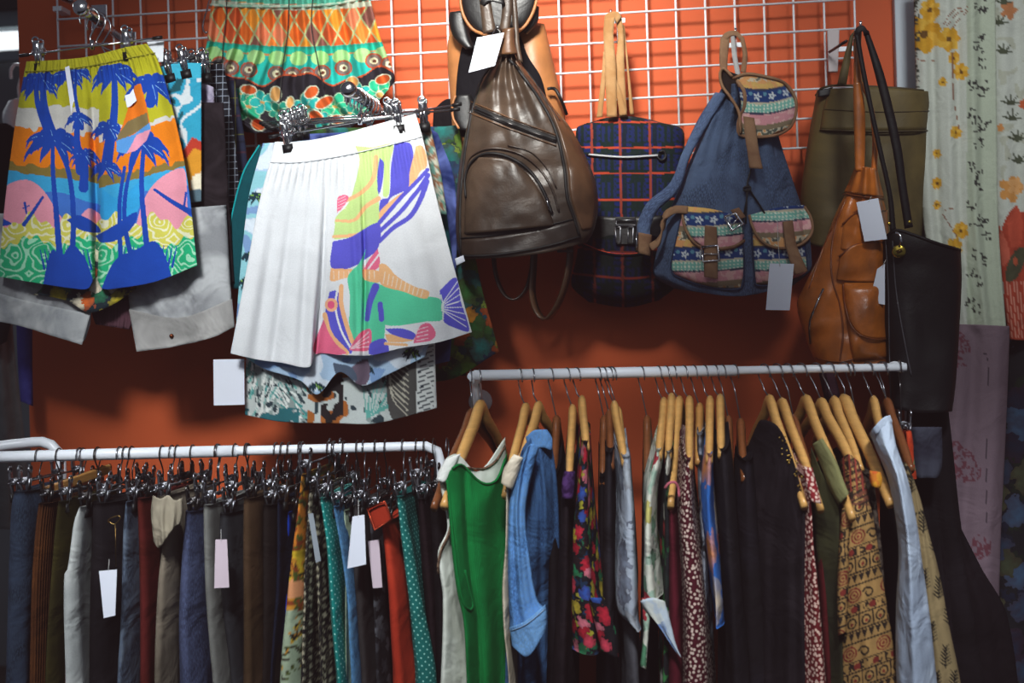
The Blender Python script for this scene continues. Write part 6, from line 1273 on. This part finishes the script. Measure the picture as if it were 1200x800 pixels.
long_('blue_floral_dress', 'black dress with big blue and sage flowers at the right edge', [[(1186, -30), (1236, -30)], [(1186, 300), (1238, 300)], [(1178, 390), (1240, 390)], [(1176, 500), (1240, 500)], [(1170, 640), (1240, 640)], [(1166, 860), (1240, 860)]], -.055, None, BF, k=1, amp=.012, res=4)
long_('black_coat', 'long black coat hanging in the dark below the black tote', [[(1068, 300), (1104, 300)], [(1066, 440), (1108, 440)], [(1062, 520), (1116, 520)], [(1080, 640), (1130, 640)], [(1090, 860), (1172, 860)]], -.25, None, cloth('#131013', '#1b171b', 5, .6), k=1.5, amp=.012, cat='coat', res=5)
long_('grey_scarf', 'dim blue grey cloth in the shadow behind the leaf print dress', [[(1066, 500), (1104, 500)], [(1068, 545), (1104, 545)], [(1072, 560), (1100, 560)]], -.36, None, cloth('#2c2c38', '#3c3e4a', 8, .8), k=1, amp=.008, cat='scarf', res=4)
long_('added_shade_panel', 'added black panel standing for shade between mauve and blue floral dresses', [[(1098, 596), (1112, 600), (1126, 618)], [(1098, 650), (1150, 665)], [(1100, 715), (1180, 720)], [(1100, 860), (1200, 860)]], -.24, None, cloth('#130f13', '#181317', 5, .6), k=2, amp=.012, cat='shade panel', res=5)  # black panel added in place of shade over the lower mauve dress
HRX = P(1120, -40, -.12)
o = thing('hanging_rod', 'white rod carrying the long dresses at the far right', 'rod', HRX); MB().sweep([P(1062, -36, -.12), P(1240, -42, -.12)], .010, n=12).build('rod', M_WHITE, o); MB().sweep([P(1066, -36, -.12), P(1066, -36, 0) + np.array([0, 0, 0])], .006, n=8).build('bracket', M_WHITE, o)
# ================================================================ far left
GC_ = cloth('#6e7474', '#7d8384', 5, .9)
long_('grey_curtain', 'grey curtain hanging in the doorway at the left edge', [[(-30, 340), (12, 340)], [(-30, 420), (18, 420)], [(-30, 500), (28, 505)], [(-30, 620), (38, 620)]], .30, None, GC_, k=2, amp=.02, cat='curtain', res=5)
long_('purple_scarf', 'violet blue scarf hanging beside the grey curtain', [[(19, 372), (38, 372)], [(21, 430), (38, 430)], [(24, 470), (39, 476)]], -.13, None, cloth('#3a3a86', '#4a4c98', 8, .6), k=1, amp=.006, cat='scarf', res=4)
long_('black_jacket', 'black jacket at the left edge behind the palm print shorts', [[(-30, 146), (6, 144), (20, 152)], [(-30, 260), (16, 250)], [(-30, 330), (22, 330)], [(-30, 420), (8, 400)]], .22, None, cloth('#1a171a', '#231f22', 5, .8), k=1.5, amp=.02, cat='jacket', res=5)
long_('white_shirt', 'white shirt glimpsed in the doorway left of the palm print shorts', [[(10, 118), (24, 114)], [(3, 134), (40, 130)], [(4, 150), (40, 150)], [(4, 200), (40, 200)]], .42, None, cloth('#dde0e2', None, 5, .5), k=1, amp=.01, cat='shirt', res=3)
o = thing('plastic_hanger', 'white plastic hanger hook in the doorway at the left edge', 'clothes hanger', P(20, 80, .42))
MB().sweep(crs([P(a, b, .42) for a, b in ((13, 92), (13, 82), (17, 76), (23, 76), (26, 82), (24, 94), (22, 104), (23, 114))], 26), .005, n=8).build('hook', paint('white_plastic', (216, 220, 224), .4), o)
# dark fill slabs added for the shade in gaps of the lower right rail
for i, (x0, x1, yt, what) in enumerate(((641, 656, 560, 'added dark fill in the gap right of the denim shirt'), (700, 712, 560, 'added dark fill in the gap right of the rose print blouse'), (752, 764, 560, 'added dark fill left of the cream scarf hem blouse'), (846, 866, 570, 'added dark fill in the gap right of the black tee'), (1042, 1060, 600, 'added dark fill in the gap behind the white shirt'), (1002, 1020, 600, 'added dark fill deep behind the block printed tunic'))):
    top_('black_blouse_or_gap_fill', what, 'top', cloth('#120f12', '#181419', 5, .4), 'for the ' + what.replace(' in the gap', ''), ((x0 + x1) / 2, yt + 6), ((x0 + x1) / 2 - (x0 - 768) * .03, 492), [(yt, x0, x1), (640, x0 - 1, x1 + 2), (800, x0 - 3, x1 + 4)], seed=70 + i, Yn=-.55, D=.2, hmat=M_WOODD)
# ================================================================ light
def area(loc, target, size, power, color=(1, .95, .88), sy=None):
    l = bpy.data.lights.new('area_light', 'AREA'); l.energy = power; l.size = size; l.color = color
    if sy: l.shape = 'RECTANGLE'; l.size_y = sy
    o = bpy.data.objects.new('area_light', l); COL.objects.link(o); o.location = loc
    o.rotation_euler = (Vector(target) - Vector(loc)).to_track_quat('-Z', 'Y').to_euler(); return o
def spot(loc, target, ang, blend, power, r=.12, color=(1, .93, .85)):
    l = bpy.data.lights.new('spot_light', 'SPOT'); l.energy = power; l.spot_size = math.radians(ang); l.spot_blend = blend; l.shadow_soft_size = r; l.color = color
    o = bpy.data.objects.new('spot_light', l); COL.objects.link(o); o.location = loc
    o.rotation_euler = (Vector(target) - Vector(loc)).to_track_quat('-Z', 'Y').to_euler(); return o
spot((.05, -2.0, 3.1), (.05, -.05, 2.22), 38, 1.0, 420, .2, (1, .99, .93))
spot((-.60, -2.2, 2.75), (-.60, -.38, 1.88), 37, 1.0, 220, .2, (.97, 1, 1))
spot((1.1, -2.0, 3.0), (1.12, -.1, 1.95), 38, 1.0, 105, .2, (.97, 1, 1))
for x in (-.95, -.32, .3, .92): spot((x, -2.2, 2.6), (x, -.62, 1.08), 29, 1.0, 200, .12, (.93, .97, 1))
area((.2, -2.7, 2.8), (0, -.3, 1.4), 1.8, 5, (.92, .96, 1))
area((-2.0, 1.0, 2.9), (-1.6, .6, 1.6), .5, 16, (.9, .97, 1))
w = bpy.data.worlds.new('world'); bpy.context.scene.world = w; w.use_nodes = True
bgn = w.node_tree.nodes['Background']; bgn.inputs[0].default_value = (.75, .8, 1, 1); bgn.inputs[1].default_value = .10
vs = bpy.context.scene.view_settings; vs.view_transform = 'Standard'; vs.look = 'None'

vs.use_curve_mapping = True; vs.curve_mapping.black_level = (-.0085, -.0052, -.0056)
for q_ in (PD, CL): bpy.data.objects.remove(q_)
